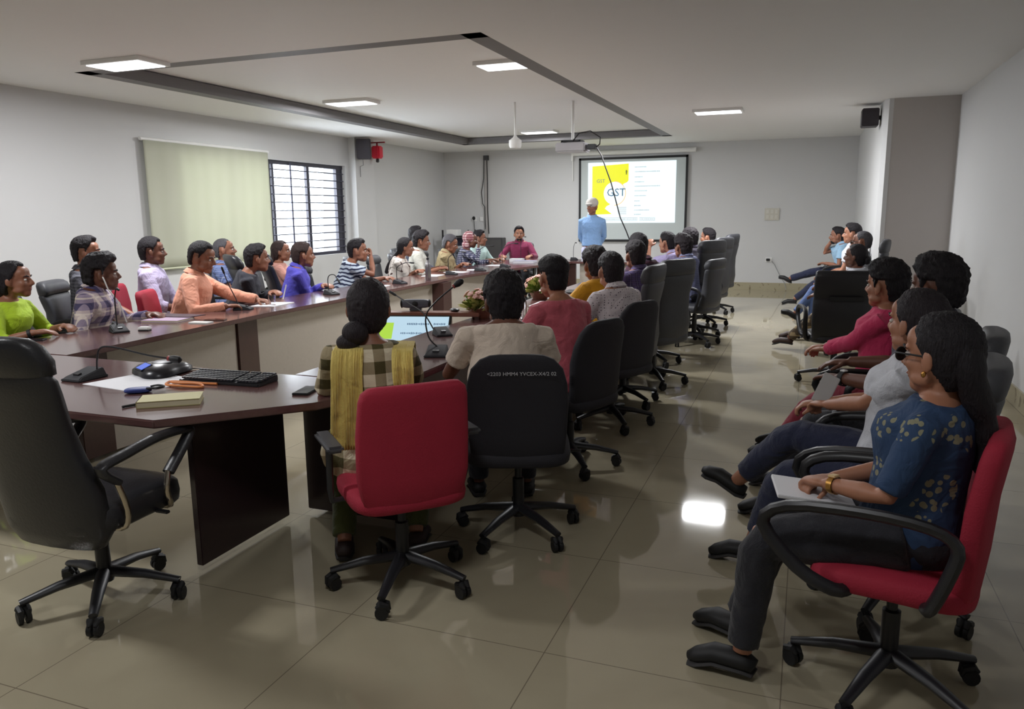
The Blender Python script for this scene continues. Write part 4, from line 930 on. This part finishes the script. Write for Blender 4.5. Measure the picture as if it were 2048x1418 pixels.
person('S5', 'woman with short dark hair in a magenta pink kurta', (0.42, 4.72, 1.29), 80, 52, lean=0, ske='a', hair='full', female=True, near=True, kurta=False, shirt=C_magenta, sleeve='long', girth=1.1, pants=C_crimson, hands=[('w', 0.12, 4.86, .73), ('w', 0.14, 5.02, .73)], curl=(.6, .6), feet=[('w', -0.10, 5.0, .085), ('w', -0.08, 5.2, .085)])
chair_for('S5', 'mid', 80, 'black chair under the woman in magenta', back=.02)
place_chair('square', 0.28, 7.38, 8, 'empty square backed black leather chair beyond the woman in magenta')
person('S4', 'woman with pinned up dark hair sitting beyond the empty black chair', (0.48, 8.85, 1.20), 82, 72, lean=2, ske='c', hair='bun', female=True, shirt=C_white, sleeve='half', kurta=False, pants=C_pat, hands='lap', feet=[('w', -0.22, 9.35, .085), ('w', -0.20, 9.15, .085)], shoes=plain('sandal_brown', (60, 42, 36), .6))
chair_for('S4', 'mid', 82, 'black chair under the woman with pinned up hair', back=.02)
person('S3', 'bespectacled man in pale jeans leaning back in a tall black chair', (0.60, 10.0, 1.30), 85, 70, lean=-4, ske='b', hair='buzz', hc='grey', glasses=True, shirt=C_white, sleeve='half', pants=C_jeans, hands='lap', feet='cross')
chair_for('S3', 'high', 85, 'tall black chair under the bespectacled man', back=.0)
person('S2', 'tall man in a white shirt looking left by the far pier', (0.56, 11.45, 1.375), 85, 78, lean=2, ske='a', hair='short', shirt=C_white, sleeve='half', pants=C_trou, hands='lap')
chair_for('S2', 'high', 85, 'tall black chair under the man in white by the far pier', back=.0)
person('S1', 'man in light blue shirt and dark jeans, legs crossed, hand at his mouth', (0.44, 13.2, 1.29), 88, 84, lean=12, ske='b', hair='short', beard=True, shirt=cloth('light_blue_shirt', (150, 186, 214)), sleeve='half', pants=C_navy, hands=[(-0.08, .30, .72), (0.03, 0.22, 1.08)], armpole=(None, (.3, .6, -1)), curl=(.4, 1.2), palm=(None, (0, -1, 0)), feet=[('w', -0.26, 13.0, .085), ('w', -0.30, 13.35, .44)])
chair_for('S1', 'mid', 88, 'black chair under the man in the light blue shirt', back=.0)

# ---- things people wear
def child(mb, name, m, key, **kw):
    o = mb.build(name, m, PPL[key]['root'], **kw); return o
# cap of the standing man
p = PPL['ST']; Mh, O = p['H']
b = MB(); b.ell(O+Mh @ Vector((0, -0.012, 0.055)), (.094, .114, .090), 24, 12, Mh); b.ell(O+Mh @ Vector((0, 0.10, 0.052)), (.066, .050, .010), 16, 8, Mh)
child(b, 'cap', plain('cap_white', (196, 190, 184), .8), 'ST')
b = MB(); z = 0.985; b.loft([[Vector((.168*cos(a), .126*sin(a), zz)) for a in [2*pi*q/24 for q in range(24)]] for zz in (0.885, 0.925)]); child(b, 'belt', M_black, 'ST')
# head scarf of the far person
p = PPL['P14']; Mh, O = p['H']
b = MB(); b.ell(O+Mh @ Vector((0, -0.03, 0.030)), (.092, .100, .104), 22, 12, Mh).ell(O+Mh @ Vector((0, -0.05, -0.08)), (.08, .07, .07), 18, 10, Mh)
child(b, 'head_scarf', plaid('scarf_check', (130, 66, 76), (170, 120, 124), (214, 190, 190), 26, 26), 'P14')
# scarf of the gingham woman: two long falls behind the shoulders
def drape(key, cols, m, name, nf=7):
    p = PPL[key]; up = p['up']; bk = Vector((0, -1, 0)); sw = p['sw']
    for (xa, xb, t0, t1, amp) in cols:
        b = MB(); n = 26; mrows = 22; vs = []
        for i in range(mrows+1):
            u = i/mrows
            for j in range(n+1):
                w = j/n; xx = xa+(xb-xa)*w
                # path: from the front of the chest over the shoulder and down the back
                if u < 0.25:
                    a = u/0.25; t = 0.36+0.125*sin(a*pi/2); yy = 0.13*cos(a*pi/2)+0.01
                else:
                    a = (u-0.25)/0.75; t = 0.485-(0.485-t1)*a; yy = -0.09-0.045*min(1, a*5)-0.01
                edge = -0.18*abs(xx)**1.5
                t += edge*0.9 if t > .40 else -0.02
                fold = amp*sin(w*nf*2*pi+u*1.5)*(0.4+u)+0.004*noise.noise(Vector((xx*20, u*6, 1)))
                c = p['S'](t); cyl = -0.10*(abs(xx)/0.2)**2*(-1 if yy < 0 else 1)*1.0
                vs.append(c+Vector((xx*(1+0.15*u), yy-cyl*0.35*(1 if yy < 0 else 1)-abs(fold), 0)))
        b.add(vs, [(i*(n+1)+j, i*(n+1)+j+1, (i+1)*(n+1)+j+1, (i+1)*(n+1)+j) for i in range(mrows) for j in range(n)])
        me = b.mesh(name, ang=80); q = link(name, me, m, p['root']); s = q.modifiers.new('t', 'SOLIDIFY'); s.thickness = 0.006; s.offset = 1
drape('R1', [(-0.130, -0.012, 0, 0.06, .012), (0.105, 0.185, 0, 0.10, .012)], C_yellow, 'scarf')
p = PPL['R1']; Mh, O = p['H']
b = MB(); b.ell(O+Mh @ Vector((-0.045, -0.105, -0.085)), (.055, .045, .050), 18, 12).ell(O+Mh @ Vector((-0.075, -0.10, -0.125)), (.050, .040, .038), 18, 12); child(b, 'hair_bun', MC.get('x') or hairmat('hair_dark', HAIR['dark']), 'R1') if False else b.build('hair_bun', bpy.data.materials['hair_dark'], p['root'])
# pale stole of the magenta woman
p = PPL['S5']
# watches, bangles, earrings
def cuff(key, i, name, m, r=0.031, w=0.010, off=0.03, face=None):
    p = PPL[key]; a, b_ = p['el'][i], p['wr'][i]; d = (b_-a).normalized(); c = b_-d*off; e1 = d.orthogonal().normalized(); e2 = d.cross(e1)
    mb = MB(); mb.loft([[c+d*zz+(e1*cos(q*pi/10)+e2*sin(q*pi/10))*(r*p['sw']) for q in range(20)] for zz in (-w, w)], cap=False)
    mb.loft([[c+d*zz+(e1*cos(q*pi/10)+e2*sin(q*pi/10))*(r*p['sw']+.003) for q in range(20)] for zz in (-w, w)], cap=False)
    o = mb.build(name, m, p['root'])
    if face:
        upv_ = Vector((0, 0, 1)); upv_ = (upv_-d*upv_.dot(d)).normalized(); M = Matrix((d.cross(upv_), d, upv_)).transposed()
        MB().box(c+upv_*(r*p['sw']+.004), (0.026, 0.028, 0.008), M=M).build('watch_face', face, o, bevel=.002)
M_gold = plain('gold', (200, 150, 80), .3, 0.9)
cuff('S8', 0, 'wristwatch', M_gold, face=plain('watch_dial', (220, 190, 140), .3)); cuff('S6', 0, 'wristwatch', M_black, .033, .012, face=M_white); cuff('S5', 0, 'bangle', M_gold, .031, .003, .04)
cuff('P1', 1, 'wristwatch', M_black)
p = PPL['S8']; Mh, O = p['H']
for s in (-1, 1): MB().ell(O+Mh @ Vector((s*0.084, 0.0, -0.045)), (.006, .007, .010), 10, 8).build('earring', M_gold, p['root'])
p = PPL['P2']; Mh, O = p['H']
MB().tube([O+Mh @ Vector(q) for q in ((0.082, 0.004, -0.012), (0.085, 0.012, -0.03), (0.075, 0.03, -0.10), (0.04, 0.09, -0.20), (0.01, 0.12, -0.34))], .005, 8).build('earphone_cord', M_white, p['root'])

# ---- marks on chairs
b0 = R2c
o = text('<2203 HMM4 YVCEX-X4/2 02', 'handwriting', 0.024, (-0.13, -0.2975, 0.85), (radians(82), 0, radians(0)), plain('chalk_white', (196, 196, 200), .8), R2c, extrude=0.0004)
o.rotation_euler = (radians(98), 0, 0)

# ------------------------------------------------------------------ things on the tables
T = TZ+0.0005
def mic(x, y, deg, label, h=0.30, bend=0.12, s=1.0, group='gooseneck microphones on the tables', pts=None, foam=True):
    r = tag(empty('desk_microphone', (x, y, T), radians(deg)), label, 'microphone', group)
    b = MB(); b.prism([(-.055*s, -.075*s), (.055*s, -.075*s), (.055*s, .075*s), (-.055*s, .075*s)], 0, .012)
    b.add([(-.05*s, -.07*s, .012), (.05*s, -.07*s, .012), (.05*s, .07*s, .012), (-.05*s, .07*s, .012), (-.045*s, -.055*s, .022), (.045*s, -.055*s, .022), (.045*s, .06*s, .05), (-.045*s, .06*s, .05)], [(0, 1, 5, 4), (1, 2, 6, 5), (2, 3, 7, 6), (3, 0, 4, 7), (4, 5, 6, 7)])
    b.build('base', plain('mic_base', (44, 44, 48), .75), r, bevel=.004)
    MB().box((0, -0.035*s, .031), (.03*s, .018*s, .008), M=Matrix.Rotation(radians(13), 3, 'X')).build('talk_button', M_white if False else M_plast, r)
    pts = pts or [(0, .04*s, .04), (0, .045*s, .04+h*.4), (0, .03*s, .04+h*.75), (0, -.02*s-bend*.5, .04+h), (0, -.04*s-bend, .04+h*1.02)]
    P = smooth_path(pts, 4); MB().tube(P, .0045, 8).build('gooseneck', M_plast, r)
    e = P[-1]; d = (P[-1]-P[-2]).normalized()
    MB().tube([e-d*.01, e, e+d*.02, e+d*.045, e+d*.055], [.008, .014, .019, .017, .006] if foam else [.006, .009, .009, .009, .004], 12).build('microphone_head', M_black, r)
    if foam: MB().tube([e-d*.014, e-d*.004], .0125, 12).build('light_ring', plain('mic_ring', (150, 60, 60), .4), r)
    return r
mic(-3.32, 2.76, 0, 'large desk microphone on the near table with its neck bent over the phone', pts=[(.04, .04, .04), (.05, .04, .10), (.09, .03, .155), (.18, .03, .163), (.36, .06, .128), (.47, .09, .112)], s=1.15)
mic(-1.93, 3.88, 20, 'tall desk microphone between the gingham and the beige backs', pts=[(0, .04, .04), (-.05, .04, .10), (-.06, .04, .22), (.00, .04, .30), (.09, .04, .375), (.11, .04, .39)], s=1.2)
mic(-4.46, 4.02, 60, 'squat desk microphone in front of the plaid shirted man', foam=False, h=.26, bend=.02)
mic(-4.47, 5.32, 110, 'desk microphone under the orange shirted man\'s hand', foam=False, pts=[(0, .04, .04), (0, .06, .10), (-.03, .10, .22), (-.06, .12, .32)])
mic(-4.44, 6.60, 70, 'desk microphone in front of the violet blue shirt', foam=False, pts=[(0, .04, .04), (0, .05, .14), (0, .02, .19), (0, -.06, .20), (0, -.11, .16)])
mic(-4.35, 7.85, 80, 'desk microphone by the striped polo', foam=False, h=.2)
mic(-4.33, 9.20, 90, 'desk microphone by the grey haired man', foam=False, h=.25)
mic(-4.22, 9.90, 90, 'desk microphone on a white notepad at the far left', foam=False, h=.3)
mic(-4.16, 10.7, 90, 'low desk microphone left of the stacked folders', foam=False, h=.3)
mic(-4.46, 12.25, 180, 'desk microphone in front of the bearded man in maroon', foam=False, h=.34)
mic(-3.62, 12.5, 180, 'desk microphone on the far table left of the standing man', h=.24, foam=False, bend=.04)
mic(-2.22, 4.55, 40, 'desk microphone pointing at the webcam beside the screen', pts=[(-.05, .04, .04), (-.1, .10, .14), (-.18, .2, .2), (-.25, .28, .25)], foam=False)
# keyboard
r = tag(empty('keyboard', (-2.585, 2.93, T), radians(3)), 'black computer keyboard on the near table', 'keyboard')
b = MB(); b.add([(-.225, -.075, 0), (.225, -.075, 0), (.225, .085, 0), (-.225, .085, 0), (-.225, -.075, .014), (.225, -.075, .014), (.225, .085, .03), (-.225, .085, .03)], [(0, 3, 2, 1), (4, 5, 6, 7), (0, 1, 5, 4), (1, 2, 6, 5), (2, 3, 7, 6), (3, 0, 4, 7)]); b.build('case', M_plast, r, bevel=.003)
b = MB()
for i in range(6):
    y = -.058+i*.0245+(.004 if i == 5 else 0); z = .0185+(y+.075)*.1
    x = -.213
    while x < .21:
        wd = .0165
        if i == 0 and -.13 < x < -.02: wd = .11
        if -.5 < x and (abs(x-.075) < .008 or abs(x-.135) < .008): x += .012; continue
        b.box((x+wd/2, y, z+.003), (wd-.0025, .018, .008)); x += wd+.0015
b.build('keys', plain('key_caps', (58, 58, 64), .35), r, bevel=0, smooth=False, weld=False)
o = MB().tube(smooth_path([(-2.72, 3.03, T+.012), (-2.78, 3.10, T+.006), (-2.95, 3.12, T+.006), (-3.1, 3.02, T+.006)], 4), .003, 6).build('keyboard_cable', M_plast); tag(recenter(o), 'thin black cable leading from the keyboard to the conference phone', 'cable')
# conference phone
r = tag(empty('conference_phone', (-3.05, 2.98, T), radians(-25)), 'black conference phone with glowing blue display on the near table', 'phone')
def star(R, n=36, amp=.16): return [(R*(1+amp*cos(3*a+.5*pi))*cos(a), R*(1+amp*cos(3*a+.5*pi))*sin(a)) for a in [2*pi*q/n for q in range(n)]]
b = MB(); b.loft([[Vector((x, y, z)) for x, y in star(R)] for R, z in ((.115, 0), (.135, .006), (.132, .025), (.105, .045), (.06, .058), (.03, .060))]); b.build('body', plain('phone_black', (34, 34, 40), .3), r, ang=50)
M = Matrix.Rotation(radians(22), 3, 'X'); MB().box((0, -.082, .046), (.085, .062, .006), M=M).build('display_bezel', M_black, r)
MB().box((0, -.083, .0497), (.074, .050, .003), M=M).build('display', emis('phone_blue', (90, 120, 230), .9), r)
MB().lathe([(.05, 0), (.052, .004), (.04, .008)], (0, .01, .056), 24).build('speaker_grille', M_plast2, r)
# paper, notebook, spectacles and cable
def flat(name, label, cat, poly, z0, z1, m, **kw):
    cx = sum(p[0] for p in poly)/len(poly); cy = sum(p[1] for p in poly)/len(poly)
    o = MB().prism([(x-cx, y-cy) for x, y in poly], 0, z1-z0).build(name, m, None, smooth=False); o.location = (cx, cy, z0); tag(o, label, cat, **kw); return o
flat('paper_sheet', 'white paper sheets under the conference phone', 'paper', [(-3.22, 2.66), (-2.80, 2.60), (-2.74, 2.92), (-3.14, 3.0)], TZ, TZ+.002, M_paper)
def book(label, x, y, deg, w, d, h, cover, name='notebook', cat='notebook', z=TZ, pages=None, group=None):
    r = tag(empty(name, (x, y, z+.0004), radians(deg)), label, cat, group)
    MB().box((0, 0, h/2), (w-.006, d-.006, h-.006)).build('pages', pages or plain('page_edges', (220, 212, 180), .8), r, smooth=False)
    MB().box((0, 0, h-.0015), (w, d, .003)).box((0, 0, .0015), (w, d, .003)).box((-w/2+.0015, 0, h/2), (.003, d, h)).build('cover', cover, r, smooth=False, weld=False)
    return r
r = book('cream yellow thick notebook at the near edge of the table', -2.52, 2.50, 36, .25, .14, .028, plain('cream_cover', (186, 178, 128), .6))
o = MB().tube([(-2.645, 2.36, T+.006), (-2.62, 2.43, T+.006)], .006, 8).build('pen', M_plast); tag(recenter(o), 'short dark pen stub sticking out beside the cream notebook', 'pen')
r = tag(empty('spectacle_case', (-2.80, 2.62, T), radians(35)), 'blue soft pouch with folded dark glasses beside the cream notebook', 'pouch')
MB().ell((-.02, 0, .012), (.06, .035, .012), 18, 8, e=.7).build('pouch', plain('pouch_blue', (46, 62, 130), .5), r)
MB().tube(smooth_path([(.02, -.02, .02), (.06, -.03, .022), (.09, 0, .022), (.06, .03, .022), (.03, .02, .02)], 4), .006, 8).ell((.06, -.01, .02), (.026, .02, .006), 12, 6).build('folded_glasses', M_plast, r)
b = MB(); b.tube(smooth_path([(-.14, .02, .006), (-.10, -.04, .006), (0, -.05, .008), (.10, -.03, .006), (.06, .0, .012), (-.04, -.02, .014), (-.11, .0, .012), (-.05, .03, .008), (.05, .04, .006), (.12, .05, .006)], 5), .006, 8)
o = b.build('orange_cable', plain('cord_orange', (214, 130, 70), .6)); o.location = (-2.70, 2.80, T); tag(o, 'coiled orange cord beside the keyboard', 'cable')
def phone(label, x, y, deg, m=M_black, group=None):
    r = tag(empty('mobile_phone', (x, y, T), radians(deg)), label, 'phone', group)
    MB().box((0, 0, .0045), (.075, .155, .009)).build('case', m, r, bevel=.002); MB().box((0, 0, .0093), (.068, .145, .001)).build('screen', plain('phone_glass', (30, 32, 40), .08), r, smooth=False)
phone('mobile phone lying at the gingham woman\'s left elbow', -2.09, 2.87, 12)
phone('mobile phone with bronze back near the pink folder', -4.22, 4.70, -70, plain('phone_bronze', (110, 76, 66), .3))
phone('black mobile phone by the lime green sleeve', -4.70, 3.55, -60)
book('pale mauve notebook in front of the orange shirted man', -4.57, 4.58, 12, .30, .24, .016, plain('mauve_cover', (176, 150, 176), .6))
flat('file_folder', 'thin dark folder lying on the pale mauve notebook', 'folder', [(-4.80, 4.62), (-4.45, 4.66), (-4.42, 4.82), (-4.78, 4.80)], TZ+.0166, TZ+.022, plain('folder_dark', (62, 36, 52), .5))
flat('card', 'small white card beside the bronze phone', 'card', [(-4.30, 4.50), (-4.14, 4.52), (-4.15, 4.60), (-4.31, 4.58)], TZ, TZ+.008, M_white)
r = tag(empty('wall_adaptor', (-4.33, 4.12, T), .3), 'small white and black adaptor beside the squat microphone', 'adaptor'); MB().box((0, 0, .016), (.08, .05, .022)).build('case', M_white, r, bevel=.006); MB().box((0, 0, .003), (.075, .045, .006)).build('foot', M_black, r)
flat('notepad', 'white notepad under the orange shirted man\'s writing hand', 'notepad', [(-4.55, 5.50), (-4.33, 5.55), (-4.36, 5.88), (-4.58, 5.83)], TZ, TZ+.006, M_paper)
o = MB().tube([(-4.42, 5.80, .80), (-4.39, 5.82, .93)], .005, 8).build('pen', M_white); tag(recenter(o), 'white pen held by the man in the orange shirt', 'pen')
r = tag(empty('water_glass', (-4.40, 5.62, T+.006)), 'clear water glass by the orange shirted man', 'glass')
k = N('clear_glass'); k.b.inputs['Transmission Weight'].default_value = 1; k.rough(.03); k.base((.95, .97, 1)); M_glass = k.m
MB().lathe([(.028, 0), (.034, .09), (.031, .09), (.026, .006), (.001, .005), (.001, 0)], (0, 0, 0), 18).build('tumbler', M_glass, r)
for i, (x, y, a, w_, d_, lab) in enumerate([(-4.45, 7.55, 10, .21, .15, 'white papers by the striped polo\'s hands'), (-4.50, 9.0, 5, .21, .30, 'white papers under the long haired woman\'s arms'), (-4.45, 9.62, 0, .30, .21, 'white papers before the man in cream white'), (-4.35, 10.05, 20, .25, .2, 'open white notepad between the cream and khaki shirts'), (-4.40, 11.0, 0, .3, .22, 'white notepad before the person with the chequered scarf')]):
    r_ = radians(a); poly = [(x+cos(r_)*px*w_-sin(r_)*py*d_, y+sin(r_)*px*w_+cos(r_)*py*d_) for px, py in ((-.5, -.5), (.5, -.5), (.5, .5), (-.5, .5))]
    flat('paper_sheet', lab, 'paper', poly, TZ, TZ+.004, M_paper)
book('grey blue folder stack at the far left corner of the table', -4.22, 11.75, 5, .34, .26, .03, plain('folder_grey', (150, 150, 176), .5), pages=M_paper, name='folder', cat='folder')
book('white bundle of documents in front of the man in maroon', -4.46, 12.02, 0, .22, .14, .045, M_paper, pages=M_paper, name='document_stack', cat='documents')
book('thin pale file beside the standing man on the far table', -3.30, 12.45, 0, .3, .2, .012, M_paper, pages=M_paper, name='folder', cat='folder')
def bottle(label, x, y, m, cap, h=.24, r_=.035, group=None):
    r = tag(empty('bottle', (x, y, T)), label, 'bottle', group)
    MB().lathe([(.001, 0), (r_*.9, 0), (r_, .01), (r_, h*.62), (r_*.8, h*.74), (r_*.4, h*.85), (r_*.4, h*.93)], (0, 0, 0), 18).build('body', m, r); MB().lathe([(.001, h), (r_*.45, h), (r_*.45, h*.91), (.001, h*.91)], (0, 0, 0), 14).build('cap', cap, r)
bottle('steel flask standing before the woman in the striped kurta', -4.24, 8.35, plain('steel', (150, 146, 150), .25, .9), M_plast, .27, .035)
bottle('clear water bottle beside the rose pink t-shirt', -1.90, 5.22, M_glass, M_white, .24, .033)
flat('paper_sheet', 'white sheets in front of the mustard t-shirt', 'paper', [(-2.2, 6.2), (-1.95, 6.22), (-1.96, 6.6), (-2.22, 6.58)], TZ, TZ+.004, M_paper)
flat('file_folder', 'dark file on the right table beyond the yellow t-shirt', 'folder', [(-2.25, 7.3), (-1.95, 7.3), (-1.95, 7.6), (-2.25, 7.6)], TZ, TZ+.012, M_black)
# desk monitor leaning low at the inner edge with webcam on its wooden back ledge
r = tag(empty('computer_monitor', (-2.70, 4.98, 0.66), radians(14)), 'low tilted monitor showing a pale blue slide behind the gingham woman', 'monitor')
M = Matrix.Rotation(radians(50), 3, 'X')
def mloc(x, y, z=0): return M @ Vector((x, y, z))
MB().box((0, 0, 0), (.60, .36, .03), M=M).build('bezel', M_black, r, bevel=.004)
MB().box(mloc(0, 0, .016), (.57, .33, .003), M=M).build('screen', emis('monitor_blue', (196, 226, 244), .9), r, smooth=False)
MB().box(mloc(-.19, .04, .018), (.13, .14, .002), M=M).build('green_panel', emis('monitor_green', (180, 226, 70), .9), r, smooth=False)
b = MB(); rr = random.Random(5)
for v, x0_, ln in ((.10, -.02, .16), (.02, -.06, .26), (.10, .18, .08)):
    u = x0_
    while u < x0_+ln: b.box(mloc(u, v, .018), (.008, rr.uniform(.008, .018), .001), M=M); u += .013
b.build('slide_text', emis('monitor_ink', (90, 120, 150), .8), r, smooth=False, weld=False)
MB().tube([(0, .02, -.65), (0, .02, -.02)], .03, 12).box((0, .02, -.65), (.3, .25, .02)).build('stand', M_plast, r)
r = tag(empty('monitor_shelf', (-2.66, 5.25, 0), radians(14)), 'brown wooden ledge behind the low monitor', 'shelf')
MB().box((0, 0, .80), (.78, .14, .03)).build('ledge', wood('shelf_brown', (120, 74, 60), (146, 94, 78), .35), r, bevel=.004)
MB().box((-.37, 0, .395), (.03, .14, .78)).box((.37, 0, .395), (.03, .14, .78)).build('side_support', M_tpost, r, smooth=False, weld=False)
r = tag(empty('webcam', (-2.79, 5.27, .8155), radians(16)), 'grey bar webcam on the ledge above the low monitor', 'webcam')
MB().ell((0, 0, .055), (.115, .028, .034), 24, 12, e=.5).build('housing', plain('webcam_grey', (88, 90, 100), .45), r); MB().lathe([(.022, 0), (.022, .012), (.008, .016)], (0, -.022, .055), 16, Matrix.Rotation(radians(90), 3, 'X')).build('lens', M_black, r)
for s in (-1, 1): MB().ell((s*.108, 0, .055), (.012, .029, .035), 12, 8).build('end_cap', M_black, r)
MB().box((0, 0, .012), (.09, .05, .024)).build('stand', M_plast2, r, bevel=.004)
r = tag(empty('computer_mouse', (-2.48, 5.31, .8155), radians(60)), 'small black puck on the wooden ledge right of the webcam', 'mouse'); MB().ell((0, 0, .012), (.03, .05, .014), 16, 8).build('shell', M_plast, r)
# flower arrangements in planters on the inner edge of the right table
def flowers(x, y, label, seed):
    r = tag(empty('flower_arrangement', (x, y, T)), label, 'flowers', 'flower arrangements on the inner table edge'); rr = random.Random(seed)
    MB().lathe([(.001, 0), (.07, 0), (.10, .06), (.105, .08), (.095, .08), (.001, .06)], (0, 0, 0), 20).build('planter', wood('shelf_brown', (120, 74, 60), (146, 94, 78), .35), r)
    for nm, m, n, R in (('leaves', plain('leaf_green', (110, 130, 56), .6), 150, .19), ('yellow_leaves', plain('leaf_yellow', (206, 204, 130), .6), 110, .19)) :
        b = MB()
        for i in range(n):
            a = rr.uniform(0, 2*pi); e = rr.uniform(.1, 1.5); L = R*rr.uniform(.6, 1.1); d = Vector((cos(a)*cos(e), sin(a)*cos(e), sin(e)*.85))
            if True:
                c = Vector((0, 0, .06)); sd = d.orthogonal().normalized()*.016
                b.add([c+d*L*.3, c+d*L*.7+sd, c+d*L+Vector((0, 0, -.01)), c+d*L*.7-sd, c+d*L*.7+Vector((0, 0, .006))], [(0, 1, 4), (1, 2, 4), (2, 3, 4), (3, 0, 4)])
        b.build(nm, m, r, smooth=False, weld=False)
    b = MB(); b.ell((0, 0, .002), (.007, .007, .007), 8, 6)
    for q in range(5): b.ell((cos(q*1.257)*.012, sin(q*1.257)*.012, .004), (.011, .011, .006), 8, 5)
    me = b.mesh('bloom'); me.materials.append(plain('petal_pink', (226, 176, 166), .6))
    for i in range(30):
        a = rr.uniform(0, 2*pi); e = rr.uniform(.25, 1.5); d = Vector((cos(a)*cos(e), sin(a)*cos(e), sin(e)*.85))
        q = bpy.data.objects.new('bloom', me); COL.objects.link(q); q.parent = r; q.location = Vector((0, 0, .065))+d*rr.uniform(.14, .18); q.rotation_euler = d.to_track_quat('Z', 'Y').to_euler()
flowers(-2.31, 5.42, 'pink and yellow flower arrangement left of the beige t-shirt man\'s head', 1)
flowers(-2.30, 6.8, 'yellow green flower arrangement between the beige and rose t-shirts\' heads', 2)
# equipment in the far left corner
r = tag(empty('equipment_rack', (-7.0, 15.3, 0), 0), 'dark open equipment rack in the far left corner', 'rack')
MB().box((0, 0, 1.06), (.62, .4, .03)).box((0, 0, .6), (.62, .4, .03)).box((0, 0, .15), (.62, .4, .03)).build('shelf', M_black, r, smooth=False, weld=False)
for x in (-.30, .30):
    for y in (-.18, .18): MB().box((x, y, .6), (.03, .03, 1.2)).build('post', M_black, r, smooth=False)
MB().box((0, .15, .83), (.56, .05, .4)).build('rear_panel', plain('rack_navy', (40, 40, 66), .5), r, smooth=False)
o = MB().box((0, 0, .075), (.26, .2, .13)).build('router_box', M_white, None, bevel=.006); o.location = (-7.12, 15.3, 1.066); tag(o, 'white box sitting on top of the dark equipment rack', 'box')
r = tag(empty('television_stand', (-6.22, 15.4, 0), .1), 'black cabinet standing on edge right of the cable conduit', 'cabinet')
MB().box((0, 0, .52), (.42, .3, 1.02)).build('body', plain('cabinet_dark', (46, 44, 46), .5), r, bevel=.008); MB().box((0, -.152, .52), (.38, .006, .96)).build('door', plain('cabinet_door', (56, 54, 54), .5), r, smooth=False)
# book held on the lap of the woman in blue and card in the hands of the woman in white
o = MB().box((0, 0, 0), (.24, .17, .012)).build('notebook', M_paper, None, bevel=.002); o.location = (0.06, 2.62, .635); o.rotation_euler = (radians(4), radians(6), radians(10)); tag(o, 'white notebook lying on the lap of the woman in blue', 'notebook')
o = MB().box((0, 0, 0), (.07, .010, .14)).build('mobile_phone', plain('phone_silver', (180, 178, 176), .4), None, bevel=.003); o.location = (0.11, 3.50, .79); o.rotation_euler = (radians(-30), radians(25), 0); tag(o, 'silver phone held upright by the woman in white', 'phone')
LL = ['square ceiling light panel above the right aisle near the far end', 'added square ceiling light panel above the far cross table', 'added square ceiling light panel above the left row by the window', 'added square ceiling light panel above the left row by the olive blind', 'added square ceiling light panel above the near cross table', 'added square ceiling light panel above the photographer', 'added square fill light panel above the middle of the court']
for o, lab in zip([q for q in bpy.data.objects if q.name.split('.')[0] == 'ceiling_light'], LL): o['label'] = lab
